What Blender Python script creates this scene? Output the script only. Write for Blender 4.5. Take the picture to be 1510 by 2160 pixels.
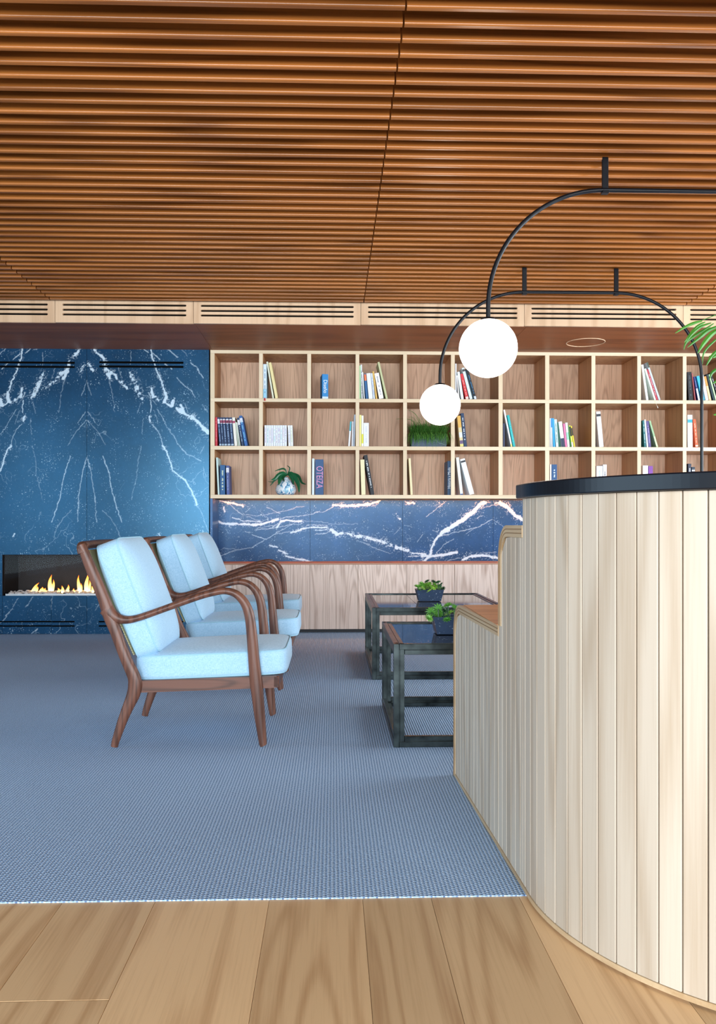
import bpy, bmesh, math, random
import numpy as np
from mathutils import Vector, Matrix
for o in list(bpy.data.objects): bpy.data.objects.remove(o, do_unlink=True)
S = bpy.context.scene; C = S.collection
random.seed(7)
# ---------------------------------------------------------------- camera
F, HX, HY, HC = 1750.0, 755.0, 1108.0, 0.88
YAW = math.atan(55/1750)
cam = bpy.data.cameras.new('camera'); co = bpy.data.objects.new('camera', cam); C.objects.link(co)
cam.sensor_fit = 'VERTICAL'; cam.sensor_height = 36; cam.sensor_width = 36*1510/2160
cam.lens = F/2160*36; cam.shift_y = (HY-1080)/2160; cam.clip_start = .05; cam.clip_end = 100
co.location = (0, 0, HC); co.rotation_euler = (math.pi/2, 0, -YAW)
S.camera = co
# ---------------------------------------------------------------- sky, daylight, exposure
w = bpy.data.worlds.new('sky'); S.world = w; w.use_nodes = True
bg = w.node_tree.nodes['Background']; bg.inputs[0].default_value = (.50, .72, 1, 1); bg.inputs[1].default_value = .8
S.view_settings.view_transform = 'Standard'; S.view_settings.look = 'None'; S.view_settings.gamma = 1
S.view_settings.exposure = 0.18; S.view_settings.use_curve_mapping = False
def area(name, loc, rot, sx, sy, power, col):
    l = bpy.data.lights.new(name, 'AREA'); l.shape = 'RECTANGLE'; l.size = sx; l.size_y = sy; l.energy = power; l.color = col
    o = bpy.data.objects.new(name, l); C.objects.link(o); o.location = loc; o.rotation_euler = rot; return o
PI = math.pi
area('daylight', (.2, -4.30, 1.30), (PI/2, 0, 0), 7.4, 2.1, 700, (.86, .94, 1))
area('daylight_left', (-4.2, .9, 1.30), (PI/2, 0, -PI/2), 4.2, 2.1, 70, (.62, .84, 1))
area('daylight_right', (4.5, 3.2, 1.30), (PI/2, 0, PI/2), 5.2, 2.1, 260, (.88, .95, 1))
# ---------------------------------------------------------------- helpers
def U(px, py, Y):                       # the point at depth Y that the photograph shows at a pixel
    a = (px-HX)/F; b = (HY-py)/F
    dx = math.sin(YAW)+a*math.cos(YAW); dy = math.cos(YAW)-a*math.sin(YAW)
    t = Y/dy; return Vector((dx*t, Y, HC+b*t))
def UZ(px, py, Z):
    a = (px-HX)/F; b = (HY-py)/F
    dx = math.sin(YAW)+a*math.cos(YAW); dy = math.cos(YAW)-a*math.sin(YAW)
    t = (Z-HC)/b; return Vector((dx*t, dy*t, Z))
def sc(X, Y): return F/(Y*math.cos(YAW)+X*math.sin(YAW))
def tag(o, label=None, cat=None, group=None, kind=None):
    if label: o['label'] = label
    if cat: o['category'] = cat
    if group: o['group'] = group
    if kind: o['kind'] = kind
    return o
def empty(name, loc, label=None, cat=None, group=None, kind=None, rz=0):
    o = bpy.data.objects.new(name, None); C.objects.link(o); o.location = loc; o.rotation_euler = (0, 0, rz)
    o.empty_display_size = .05
    return tag(o, label, cat, group, kind)
class MB:
    def __init__(s): s.v = []; s.f = []
    def add(s, vs, fs):
        n = len(s.v); s.v += [tuple(v) for v in vs]; s.f += [tuple(i+n for i in f) for f in fs]
    def box(s, x0, x1, y0, y1, z0, z1, c=0):
        if c <= 0:
            s.add([(x, y, z) for z in (z0, z1) for y in (y0, y1) for x in (x0, x1)],
                  [(0,2,3,1),(4,5,7,6),(0,1,5,4),(2,6,7,3),(0,4,6,2),(1,3,7,5)]); return
        bm = bmesh.new(); bmesh.ops.create_cube(bm, size=1)
        for v in bm.verts: v.co = Vector(((x0+x1)/2+v.co.x*(x1-x0), (y0+y1)/2+v.co.y*(y1-y0), (z0+z1)/2+v.co.z*(z1-z0)))
        bmesh.ops.bevel(bm, geom=bm.edges[:], offset=c, segments=1, affect='EDGES')
        s.frombm(bm)
    def frombm(s, bm):
        bm.verts.ensure_lookup_table(); bm.verts.index_update()
        s.add([v.co for v in bm.verts], [[v.index for v in f.verts] for f in bm.faces]); bm.free()
    def tube(s, pts, rad, n=10, up=(0, 1, 0), cap=True, closed=False):
        pts = [Vector(p) for p in pts]; N = len(pts); up = Vector(up)
        if not isinstance(rad, (list, tuple)): rad = [rad]*N
        vs = []; fs = []
        for i, p in enumerate(pts):
            if closed: t = pts[(i+1) % N]-pts[i-1]
            else: t = pts[min(i+1, N-1)]-pts[max(i-1, 0)]
            t.normalize(); b = up-up.dot(t)*t
            if b.length < 1e-3: b = Vector((1, 0, 0))-t.x*t
            b.normalize(); a = t.cross(b)
            r = rad[i]; ra, rb = r if isinstance(r, tuple) else (r, r)
            for k in range(n):
                th = 2*PI*k/n; vs.append(p+a*math.cos(th)*ra+b*math.sin(th)*rb)
        M = N if closed else N-1
        for i in range(M):
            j = (i+1) % N
            for k in range(n):
                k2 = (k+1) % n; fs.append((i*n+k, i*n+k2, j*n+k2, j*n+k))
        if cap and not closed:
            fs.append(tuple(range(n))[::-1]); fs.append(tuple((N-1)*n+k for k in range(n)))
        s.add(vs, fs)
    def prism(s, poly, z0, z1, f=lambda x, y, z: (x, y, z)):
        n = len(poly); s.add([f(x, y, z) for z in (z0, z1) for x, y in poly],
            [tuple(range(n))[::-1], tuple(range(n, 2*n))]+[(i, (i+1) % n, n+(i+1) % n, n+i) for i in range(n)])
    def lathe(s, prof, n=32, cx=0, cy=0, cz=0):
        vs = []; fs = []
        for r, z in prof:
            for k in range(n): vs.append((cx+r*math.cos(2*PI*k/n), cy+r*math.sin(2*PI*k/n), cz+z))
        for i in range(len(prof)-1):
            for k in range(n): fs.append((i*n+k, i*n+(k+1) % n, (i+1)*n+(k+1) % n, (i+1)*n+k))
        fs.append(tuple(range(n))[::-1]); fs.append(tuple((len(prof)-1)*n+k for k in range(n)))
        s.add(vs, fs)
    def sphere(s, c, r, seg=24, ring=16, sq=(1, 1, 1)):
        bm = bmesh.new(); bmesh.ops.create_uvsphere(bm, u_segments=seg, v_segments=ring, radius=1)
        for v in bm.verts: v.co = Vector(c)+Vector((v.co.x*r*sq[0], v.co.y*r*sq[1], v.co.z*r*sq[2]))
        s.frombm(bm)
    def mesh(s, name, m, smooth=False):
        me = bpy.data.meshes.new(name); me.from_pydata(s.v, [], s.f)
        bm = bmesh.new(); bm.from_mesh(me); bmesh.ops.recalc_face_normals(bm, faces=bm.faces[:]); bm.to_mesh(me); bm.free()
        me.materials.append(m)
        if smooth:
            me.polygons.foreach_set('use_smooth', [True]*len(me.polygons))
            try: me.set_sharp_from_angle(angle=math.radians(40))
            except Exception: pass
        return me
    def build(s, name, m, parent=None, smooth=False, loc=None):
        return link(name, s.mesh(name, m, smooth), parent, loc)
def link(name, me, parent=None, loc=None):     # mesh in world coordinates unless the parent sits at the origin
    o = bpy.data.objects.new(name, me); C.objects.link(o)
    if loc is not None: o.location = loc
    if parent is not None:
        o.parent = parent
        if parent.type == 'EMPTY': o.matrix_parent_inverse = Matrix.LocRotScale(parent.location, parent.rotation_euler, None).inverted()
    return o
def base_at(o, p):                              # move a mesh thing's origin to its base, shape unchanged
    p = Vector(p); o.data.transform(Matrix.Translation(-p)); o.location = p; return o
def children(o): return [c for c in bpy.data.objects if c.parent == o]
def copy_tree(o, parent=None):
    c = o.copy(); C.objects.link(c); c.parent = parent
    for ch in children(o): copy_tree(ch, c)
    return c
def smooth_path(pts, k=6):
    P = [Vector(p) for p in pts]; out = []
    for i in range(len(P)-1):
        p0 = P[max(i-1, 0)]; p1 = P[i]; p2 = P[i+1]; p3 = P[min(i+2, len(P)-1)]
        for j in range(k):
            t = j/k
            out.append(.5*((2*p1)+(p2-p0)*t+(2*p0-5*p1+4*p2-p3)*t*t+(3*p1-p0-3*p2+p3)*t**3))
    out.append(P[-1]); return out
# ---------------------------------------------------------------- materials
class NT:
    def __init__(s, name):
        s.m = bpy.data.materials.new(name); s.m.use_nodes = True; s.t = s.m.node_tree
        s.b = s.t.nodes['Principled BSDF']
    def n(s, typ, **kw):
        x = s.t.nodes.new(typ)
        for k, v in kw.items(): setattr(x, k, v)
        return x
    def l(s, a, b): s.t.links.new(a, b)
    def math(s, op, a, b=None, c=None, clamp=False):
        x = s.n('ShaderNodeMath', operation=op, use_clamp=clamp)
        for i, v in enumerate((a, b, c)):
            if v is None: continue
            if isinstance(v, (int, float)): x.inputs[i].default_value = v
            else: s.l(v, x.inputs[i])
        return x.outputs[0]
    def mix(s, f, a, b, typ='MIX'):
        x = s.n('ShaderNodeMix', data_type='RGBA', blend_type=typ)
        for i, v in ((0, f), (6, a), (7, b)):
            if isinstance(v, (int, float)): x.inputs[i].default_value = v
            elif isinstance(v, tuple): x.inputs[i].default_value = v if len(v) == 4 else v+(1,)
            else: s.l(v, x.inputs[i])
        return x.outputs[2]
    def coord(s, scale=(1, 1, 1), rnd=0, kind='Object'):
        tc = s.n('ShaderNodeTexCoord'); mp = s.n('ShaderNodeMapping'); mp.inputs['Scale'].default_value = scale
        if rnd:
            oi = s.n('ShaderNodeObjectInfo'); vm = s.n('ShaderNodeVectorMath', operation='SCALE'); vm.inputs[0].default_value = (rnd, rnd*1.7, rnd*.6)
            s.l(oi.outputs['Random'], vm.inputs['Scale']); ad = s.n('ShaderNodeVectorMath', operation='ADD')
            s.l(tc.outputs[kind], ad.inputs[0]); s.l(vm.outputs[0], ad.inputs[1]); s.l(ad.outputs[0], mp.inputs['Vector'])
        else: s.l(tc.outputs[kind], mp.inputs['Vector'])
        return mp.outputs[0]
    def noise(s, vec, scale=1, detail=2, rough=.5, dist=0):
        x = s.n('ShaderNodeTexNoise'); s.l(vec, x.inputs['Vector']); x.inputs['Scale'].default_value = scale
        x.inputs['Detail'].default_value = detail; x.inputs['Roughness'].default_value = rough; x.inputs['Distortion'].default_value = dist
        return x.outputs['Fac']
    def ramp(s, f, stops):
        x = s.n('ShaderNodeValToRGB'); s.l(f, x.inputs[0]); e = x.color_ramp.elements
        while len(e) < len(stops): e.new(.5)
        for i, (p, c) in enumerate(stops): e[i].position = p; e[i].color = c+(1,) if len(c) == 3 else c
        return x.outputs[0]
    def bump(s, h, strength, dist):
        x = s.n('ShaderNodeBump'); x.inputs['Strength'].default_value = strength; x.inputs['Distance'].default_value = dist
        s.l(h, x.inputs['Height']); s.l(x.outputs[0], s.b.inputs['Normal'])
    def set(s, col=None, rough=.5, metal=0, spec=.5):
        if col is not None:
            if isinstance(col, tuple): s.b.inputs['Base Color'].default_value = col+(1,)
            else: s.l(col, s.b.inputs['Base Color'])
        s.b.inputs['Roughness'].default_value = rough; s.b.inputs['Metallic'].default_value = metal
        s.b.inputs['Specular IOR Level'].default_value = spec
        return s.m
def srgb(r, g, b):
    return tuple(((c/255+.055)/1.055)**2.4 if c > 10 else c/255/12.92 for c in (r, g, b))
def wood(name, light, dark, axis=2, rings=26, tone=.15, rough=.45, fine=.35, sx=5.0, along=.55, rnd=9.0, spec=.4, ringamt=.6):
    t = NT(name); sv = [sx]*3; sv[axis] = along; v = t.coord(tuple(sv), rnd)
    n = t.noise(v, 1.0, 1.5, .45, .3)
    r = t.math('SINE', t.math('MULTIPLY', n, rings*2.6)); r = t.math('MULTIPLY_ADD', r, .5, .5); r = t.math('POWER', r, 2.2)
    fv = [170.0]*3; fv[axis] = 4.0; v2 = t.coord(tuple(fv), rnd); fn = t.noise(v2, 1.0, 3, .6)
    fac = t.math('ADD', t.math('MULTIPLY', r, ringamt), t.math('MULTIPLY', t.math('SUBTRACT', fn, .5), fine*2.4), clamp=True)
    col = t.mix(fac, light, dark)
    oi = t.n('ShaderNodeObjectInfo'); k = t.math('MULTIPLY_ADD', oi.outputs['Random'], tone*2, 1-tone)
    hs = t.n('ShaderNodeHueSaturation'); t.l(k, hs.inputs['Value']); t.l(col, hs.inputs['Color'])
    t.bump(fac, .12, .001)
    return t.set(hs.outputs[0], rough, 0, spec)
def plain(name, col, rough=.5, metal=0, spec=.5, bump=None):
    t = NT(name); v = t.coord((1, 1, 1)); n = t.noise(v, bump or 60, 3)
    c = t.mix(t.math('MULTIPLY', n, .35), col, tuple(x*.8 for x in col)); t.bump(n, .05, .001)
    return t.set(c, rough, metal, spec)
_cache = {}
def pcol(col, rough=.55):
    k = (tuple(round(c, 3) for c in col), rough)
    if k not in _cache: _cache[k] = plain('paper_%d' % len(_cache), col, rough)
    return _cache[k]
M = {}
M['ceil'] = wood('ceiling_oak', srgb(178, 108, 50), srgb(104, 56, 22), axis=0, rings=10, tone=.10, spec=.6, rough=.24, fine=.3, sx=9, along=.5, rnd=7)
M['deck'] = plain('ceiling_deck', srgb(14, 8, 5), .9)
M['fascia'] = wood('fascia_oak', srgb(224, 188, 152), srgb(196, 156, 120), axis=2, rings=12, tone=.03)
M['soffit'] = wood('soffit_oak', srgb(150, 84, 44), srgb(112, 58, 28), axis=0, rings=8, tone=.03, rough=.5)
M['carcass'] = wood('shelf_oak_shaded', srgb(186, 138, 94), srgb(156, 108, 68), axis=2, rings=14, tone=.04, sx=8)  # darker copy of the shelf oak: shade of the cubby sides put into colour
M['shelf_edge'] = wood('shelf_oak_edge', srgb(228, 208, 176), srgb(208, 184, 148), axis=0, rings=6, tone=.03)  # paler copy of the oak, window light on front edges painted in
M['shelf_v'] = wood('shelf_oak_upright', srgb(228, 208, 176), srgb(208, 184, 148), axis=2, rings=6, tone=.03)  # same paler lit tone for the fronts of the uprights
M['back'] = wood('back_panel_oak', srgb(226, 188, 156), srgb(160, 118, 92), axis=2, rings=34, tone=.07, sx=8.5, along=.8, ringamt=.42, fine=.6)
M['door'] = wood('cabinet_oak', srgb(224, 202, 188), srgb(150, 118, 100), axis=2, rings=34, tone=.05, sx=8, along=.55, ringamt=.45, fine=.6)
M['desk'] = wood('desk_oak', srgb(205, 190, 171), srgb(178, 156, 131), axis=2, rings=14, tone=.08, sx=6, along=.5, rough=.5)
M['desk_ply'] = wood('ply_edge', srgb(206, 178, 140), srgb(176, 140, 98), axis=1, rings=10, tone=.02)
M['bench'] = wood('bench_ply', srgb(214, 150, 98), srgb(184, 118, 70), axis=0, rings=14, tone=.02)
M['desk_core'] = plain('desk_core', srgb(96, 78, 60), .8)
M['walnut'] = wood('walnut', srgb(112, 72, 56), srgb(56, 34, 27), axis=2, rings=16, tone=.05, rough=.38, sx=14, along=1.2, fine=.4)
M['walnut_x'] = wood('walnut_rail', srgb(108, 68, 52), srgb(54, 33, 26), axis=0, rings=16, tone=.05, rough=.38, sx=14, along=1.2)
M['plank'] = wood('floor_oak', srgb(228, 188, 140), srgb(190, 144, 98), axis=1, rings=22, tone=.16, rough=.42, sx=5.5, along=.5, rnd=13, fine=.45)
M['stone'] = plain('desk_black_stone', srgb(10, 16, 26), .3, 0, .45, 30)
M['black'] = plain('black_metal', srgb(16, 20, 26), .35, .3)
M['slot'] = plain('slot_black', (.002, .002, .002), .9, 0, .1)
M['kick'] = plain('kick_grey', srgb(60, 60, 62), .7)
M['paint'] = plain('wall_paint', srgb(120, 112, 104), .8)
M['linen'] = plain('lamp_cap', srgb(30, 30, 32), .4)
def fabric():
    t = NT('sky_blue_linen'); v = t.coord((1, 1, 1)); a = t.noise(t.coord((900, 900, 120)), 1, 2); b = t.noise(t.coord((120, 120, 900)), 1, 2)
    n = t.math('ADD', a, b); c = t.ramp(t.math('MULTIPLY', n, .5), [(.35, srgb(144, 188, 216)), (.65, srgb(188, 220, 242))])
    t.bump(n, .25, .0008); t.b.inputs['Sheen Weight'].default_value = .2
    return t.set(c, .9, 0, .2)
M['fabric'] = fabric()
M['piping'] = plain('cushion_piping', srgb(160, 202, 220), .9)
def cane():
    t = NT('woven_cane'); tc = t.n('ShaderNodeTexCoord'); sp = t.n('ShaderNodeSeparateXYZ'); t.l(tc.outputs['Object'], sp.inputs[0])
    a = t.math('SINE', t.math('MULTIPLY', sp.outputs[2], 700)); b = t.math('SINE', t.math('MULTIPLY', sp.outputs[1], 700))
    f = t.math('MULTIPLY_ADD', t.math('MULTIPLY', a, b), .5, .5); c = t.mix(f, srgb(98, 96, 62), srgb(186, 178, 132)); t.bump(f, .5, .002)
    return t.set(c, .7)
M['cane'] = cane()
def carpet():
    t = NT('ribbed_loop_carpet'); tc = t.n('ShaderNodeTexCoord'); sp = t.n('ShaderNodeSeparateXYZ'); t.l(tc.outputs['Object'], sp.inputs[0])
    n0 = t.noise(t.coord((60, 60, 1)), 1, 2)
    x = t.math('ADD', t.math('MULTIPLY', sp.outputs[0], 100), t.math('MULTIPLY', n0, .35))
    rib = t.math('SINE', t.math('MULTIPLY', x, 2*PI)); fl = t.math('FLOOR', x)
    y = t.math('ADD', t.math('MULTIPLY', sp.outputs[1], 105), t.math('MULTIPLY', fl, .37))
    loop = t.math('SINE', t.math('MULTIPLY', t.math('ADD', y, t.math('MULTIPLY', n0, .6)), 2*PI))
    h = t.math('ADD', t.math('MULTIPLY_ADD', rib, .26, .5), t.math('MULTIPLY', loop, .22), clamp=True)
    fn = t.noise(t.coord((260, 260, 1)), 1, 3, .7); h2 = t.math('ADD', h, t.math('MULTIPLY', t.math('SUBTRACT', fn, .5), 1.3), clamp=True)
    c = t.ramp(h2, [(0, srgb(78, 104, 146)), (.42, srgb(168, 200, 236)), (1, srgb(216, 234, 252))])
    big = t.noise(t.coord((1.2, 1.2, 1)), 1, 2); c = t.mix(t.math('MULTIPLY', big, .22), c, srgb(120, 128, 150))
    t.bump(h, .6, .004)
    return t.set(c, .95, 0, .1)
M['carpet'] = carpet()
def marble(name, base, base2, rough=.3, attr=True, spec=.5, veins=.35, vc=(205, 226, 238), tint=None):
    t = NT(name); v = t.coord((1, 1, 1))
    n = t.noise(v, 3.2, 5, .65); col = t.ramp(n, [(.3, base), (.72, base2)])
    fl = t.noise(v, 95, 4, .7); fm = t.noise(v, 9, 2)
    fleck = t.math('MULTIPLY', t.math('SUBTRACT', t.math('ADD', fl, t.math('MULTIPLY', fm, .25)), .755), 16, clamp=True)
    col = t.mix(t.math('MULTIPLY', fleck, .75), col, srgb(*vc))
    wn = t.noise(v, 4.0, 3, .5, .2); ridge = t.math('SUBTRACT', 1, t.math('MULTIPLY', t.math('ABSOLUTE', t.math('SUBTRACT', wn, .5)), 160), clamp=True)
    gate = t.math('MULTIPLY', t.math('SUBTRACT', t.noise(v, 2.3, 2), .52), 9, clamp=True)
    col = t.mix(t.math('MULTIPLY', t.math('MULTIPLY', ridge, gate), veins), col, srgb(*vc))
    dk = t.noise(v, 40, 4, .7, 1.5); col = t.mix(t.math('MULTIPLY', t.math('SUBTRACT', .42, dk), 5, clamp=True), col, tuple(x*.55 for x in base))
    if attr:
        a = t.n('ShaderNodeAttribute', attribute_name='vein'); col = t.mix(a.outputs['Fac'], col, srgb(206, 222, 234))
    if tint: t.b.inputs['Specular Tint'].default_value = tint+(1,)
    return t.set(col, rough, 0, spec)
M['marble'] = marble('blue_black_marble', srgb(16, 44, 74), srgb(24, 64, 100), .24, True, .95, tint=(.26, .66, 1))
M['marble2'] = marble('splash_marble', srgb(18, 44, 84), srgb(32, 70, 124), .30, True, .6, tint=(.42, .68, 1))
M['marble_p'] = marble('planter_marble', srgb(34, 52, 78), srgb(52, 76, 108), .4, False, .5, .8)
M['marble_t'] = marble('table_marble', srgb(14, 20, 30), srgb(28, 38, 54), .06, False, .6, .5)
def steel():
    t = NT('burnished_steel'); n = t.noise(t.coord((1, 1, 1)), 14, 3); c = t.ramp(n, [(.3, srgb(30, 36, 38)), (.7, srgb(78, 88, 88))])
    return t.set(c, .3, .8)
M['steel'] = steel()
def leafm(name, a, b, rough=.45):
    t = NT(name); n = t.noise(t.coord((1, 1, 1), 3), 30, 2); oi = t.n('ShaderNodeObjectInfo')
    c = t.mix(t.math('MULTIPLY_ADD', oi.outputs['Random'], .5, t.math('MULTIPLY', n, .5)), a, b)
    return t.set(c, rough)
M['succ'] = leafm('succulent_green', srgb(36, 128, 44), srgb(132, 196, 84))
M['succ2'] = leafm('succulent_lime', srgb(96, 170, 50), srgb(190, 226, 110))
M['succ3'] = leafm('succulent_dark', srgb(20, 60, 36), srgb(60, 110, 60))
def grassm():
    t = NT('trailing_grass'); n = t.noise(t.coord((260, 260, 60)), 1, 3, .7)
    return t.set(t.ramp(n, [(.3, srgb(18, 56, 14)), (.5, srgb(52, 112, 32)), (.72, srgb(140, 186, 84))]), .6)
M['grass'] = grassm()
M['leaf'] = leafm('dark_leaf', srgb(10, 62, 36), srgb(28, 106, 66), .35)
M['palm'] = leafm('palm_leaf', srgb(26, 96, 22), srgb(92, 164, 52), .4)
def emis(name, col, st):
    t = NT(name); t.b.inputs['Emission Color'].default_value = col+(1,); t.b.inputs['Emission Strength'].default_value = st
    return t.set(col, .4)
M['globe'] = emis('lit_opal_glass', (1, .93, .84), 4.0)
M['led'] = emis('warm_led', (1, .30, .06), 95)
# ================================================================ SETTING
YS, YB = 6.75, 7.13          # front of bookcase and marble; back of the niche
XL, XR, YF, YW = -4.3, 4.6, -4.5, 7.2
ZC, ZS, YFA = 2.445, 2.30, 5.87   # underside of slats, soffit height, fascia plane
fl = MB(); fl.box(XL, XR, YF, YW, -.12, -.021)
floor = fl.build('floor', M['desk_core']); tag(floor, kind='structure')
seams = [-2.6, -2.38, -2.17, -1.93, -1.72, -1.5, -1.28, -1.07, -.85, -.628, -.413, -.147, .0725, .234, .443, .66, .88, 1.1, 1.33, 1.55, 1.76, 2.0, 2.2, 2.45]
ends = {8: .80, 9: 1.552, 11: .35, 12: 1.0, 6: 1.1, 7: 1.75, 14: .5, 3: .9}
for i in range(len(seams)-1):
    x0, x1 = seams[i]+.0004, seams[i+1]-.0004; ys = [YF+2.2]
    if i in ends: ys.append(ends[i])
    else: ys.append(random.uniform(-.6, .9))
    ys.append(1.965)
    for a, b in zip(ys[:-1], ys[1:]):
        p = MB(); p.box(x0, x1, a+.0008, b-.0008, -.02, 0, .0007); p.build('plank', M['plank'], floor)
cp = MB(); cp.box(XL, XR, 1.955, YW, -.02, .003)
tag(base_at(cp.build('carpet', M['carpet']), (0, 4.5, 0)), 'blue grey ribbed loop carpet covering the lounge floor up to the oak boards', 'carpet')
def wall(name, *b):
    m = MB()
    for q in b: m.box(*q)
    return tag(m.build(name, M['paint']), kind='structure')
wall('wall_back', (XL, XR, YW, YW+.1, -.12, 2.7))
wall('wall_left', (XL-.1, XL, YF, -1.4, -.12, 2.7), (XL-.1, XL, 3.2, YW, -.12, 2.7), (XL-.1, XL, -1.4, 3.2, -.12, .15), (XL-.1, XL, -1.4, 3.2, 2.42, 2.7))
wall('wall_right', (XR, XR+.1, YF, .5, -.12, 2.7), (XR, XR+.1, 5.9, YW, -.12, 2.7), (XR, XR+.1, .5, 5.9, -.12, .15), (XR, XR+.1, .5, 5.9, 2.42, 2.7))
wall('wall_front', (XL, -3.6, YF-.1, YF, -.12, 2.7), (4.0, XR, YF-.1, YF, -.12, 2.7), (-3.6, 4.0, YF-.1, YF, -.12, .15), (-3.6, 4.0, YF-.1, YF, 2.42, 2.7))
wf = MB()
for k in range(5): wf.box(-3.6+k*1.9-.03, -3.6+k*1.9+.03, YF-.08, YF-.02, .15, 2.42)
tag(wf.build('window_1', M['black']), kind='structure')
wf = MB()
for k in range(4): wf.box(XL-.08, XL-.02, -1.4+k*1.533-.03, -1.4+k*1.533+.03, .15, 2.42)
tag(wf.build('window_2', M['black']), kind='structure')
wf = MB()
for k in range(5): wf.box(XR+.02, XR+.08, .5+k*1.35-.03, .5+k*1.35+.03, .15, 2.42)
tag(wf.build('window_3', M['black']), kind='structure')
# ---- ceiling with its slats
cl = MB(); cl.box(XL, XR, YF, YW, 2.62, 2.72)
ceiling = cl.build('ceiling', M['deck']); tag(ceiling, kind='structure')
jo = [XL, UZ(115, 640, ZC).x, UZ(767, 640, ZC).x, UZ(1452, 640, ZC).x, XR]
def slat_mesh(L):
    m = MB(); h = .12; c = .005
    prof = [(0, c*1.3), (c*.08, c*.62), (c*.3, c*.3), (c*.62, c*.08), (c, 0), (.019, 0), (.021, .002), (.021, h), (.019, h), (.0180, .050), (.0115, .037), (.0058, .026), (.0020, .017), (.0004, .010)]
    m.prism(prof, 0, L, lambda a, b, l: (l, a, b)); return m.mesh('slat', M['ceil'], True)
Y0 = 2.498
for j in range(4):
    L = jo[j+1]-jo[j]-.006; me = slat_mesh(L)
    for k in range(-27, 40):
        link('slat', me, ceiling, (jo[j]+.003, Y0+k*.0848, ZC))
# ---- fascia with vent slots, soffit
def plate(name, outer, holes, thick, m, parent, Y):
    cu = bpy.data.curves.new(name, 'CURVE'); cu.dimensions = '2D'; cu.fill_mode = 'BOTH'; cu.extrude = thick/2
    for lp in [outer]+holes:
        sp = cu.splines.new('POLY'); sp.points.add(len(lp)-1); sp.use_cyclic_u = True
        for q, (x, z) in zip(sp.points, lp): q.co = (x, z, 0, 1)
    o = bpy.data.objects.new('tmp', cu); C.objects.link(o); bpy.context.view_layer.update()
    me = bpy.data.meshes.new_from_object(o.evaluated_get(bpy.context.evaluated_depsgraph_get()))
    bpy.data.objects.remove(o); me.transform(Matrix.Rotation(PI/2, 4, 'X')); me.transform(Matrix.Translation((0, Y+thick/2, 0)))
    me.materials.clear(); me.materials.append(m); me.name = name
    return link(name, me, parent)
def slot(x0, x1, zc, h):
    r = h/2; return [(x0+r+r*math.cos(a), zc+r*math.sin(a)) for a in [PI/2+k*PI/6 for k in range(7)]]+[(x1-r+r*math.cos(a), zc+r*math.sin(a)) for a in [-PI/2+k*PI/6 for k in range(7)]]
fas = MB(); fas.box(XL, XR, YFA+.02, YFA+.04, ZS+.02, 2.62)
fascia = fas.build('trim_1', M['slot']); tag(fascia, kind='structure')
fj = [-400, 116, 408, 761, 1106, 1441, 1800, 2050]; fs = [(-380, 105), (128, 397), (419, 750), (773, 1096), (1117, 1430), (1451, 1790), (1812, 2040)]
fx = [U(p, 660, YFA).x for p in fj]; fx[0] = XL; fx[-1] = XR
for k in range(len(fj)-1):
    a, b = U(fs[k][0], 660, YFA).x, U(fs[k][1], 660, YFA).x
    a = max(a, fx[k]+.05); b = min(b, fx[k+1]-.05)
    plate('fascia_panel', [(fx[k]+.0015, ZS), (fx[k+1]-.0015, ZS), (fx[k+1]-.0015, ZC+.01), (fx[k]+.0015, ZC+.01)],
          [slot(a, b, z, .0145) for z in (2.425, 2.390, 2.357)], .02, M['fascia'], fascia, YFA)
sf = MB(); sf.box(XL, U(410, 690, YFA).x-.001, YFA+.021, YW, ZS, ZS+.02); soff = sf.build('trim_2', M['soffit']); tag(soff, kind='structure')
for a, b in ((410, 1112), (1112, 2100)):
    p = MB(); p.box(U(a, 690, YFA).x+.001, min(XR, U(b, 690, YFA).x-.001), YFA+.021, YW, ZS, ZS+.02); p.build('soffit_panel', M['soffit'], soff)
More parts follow.
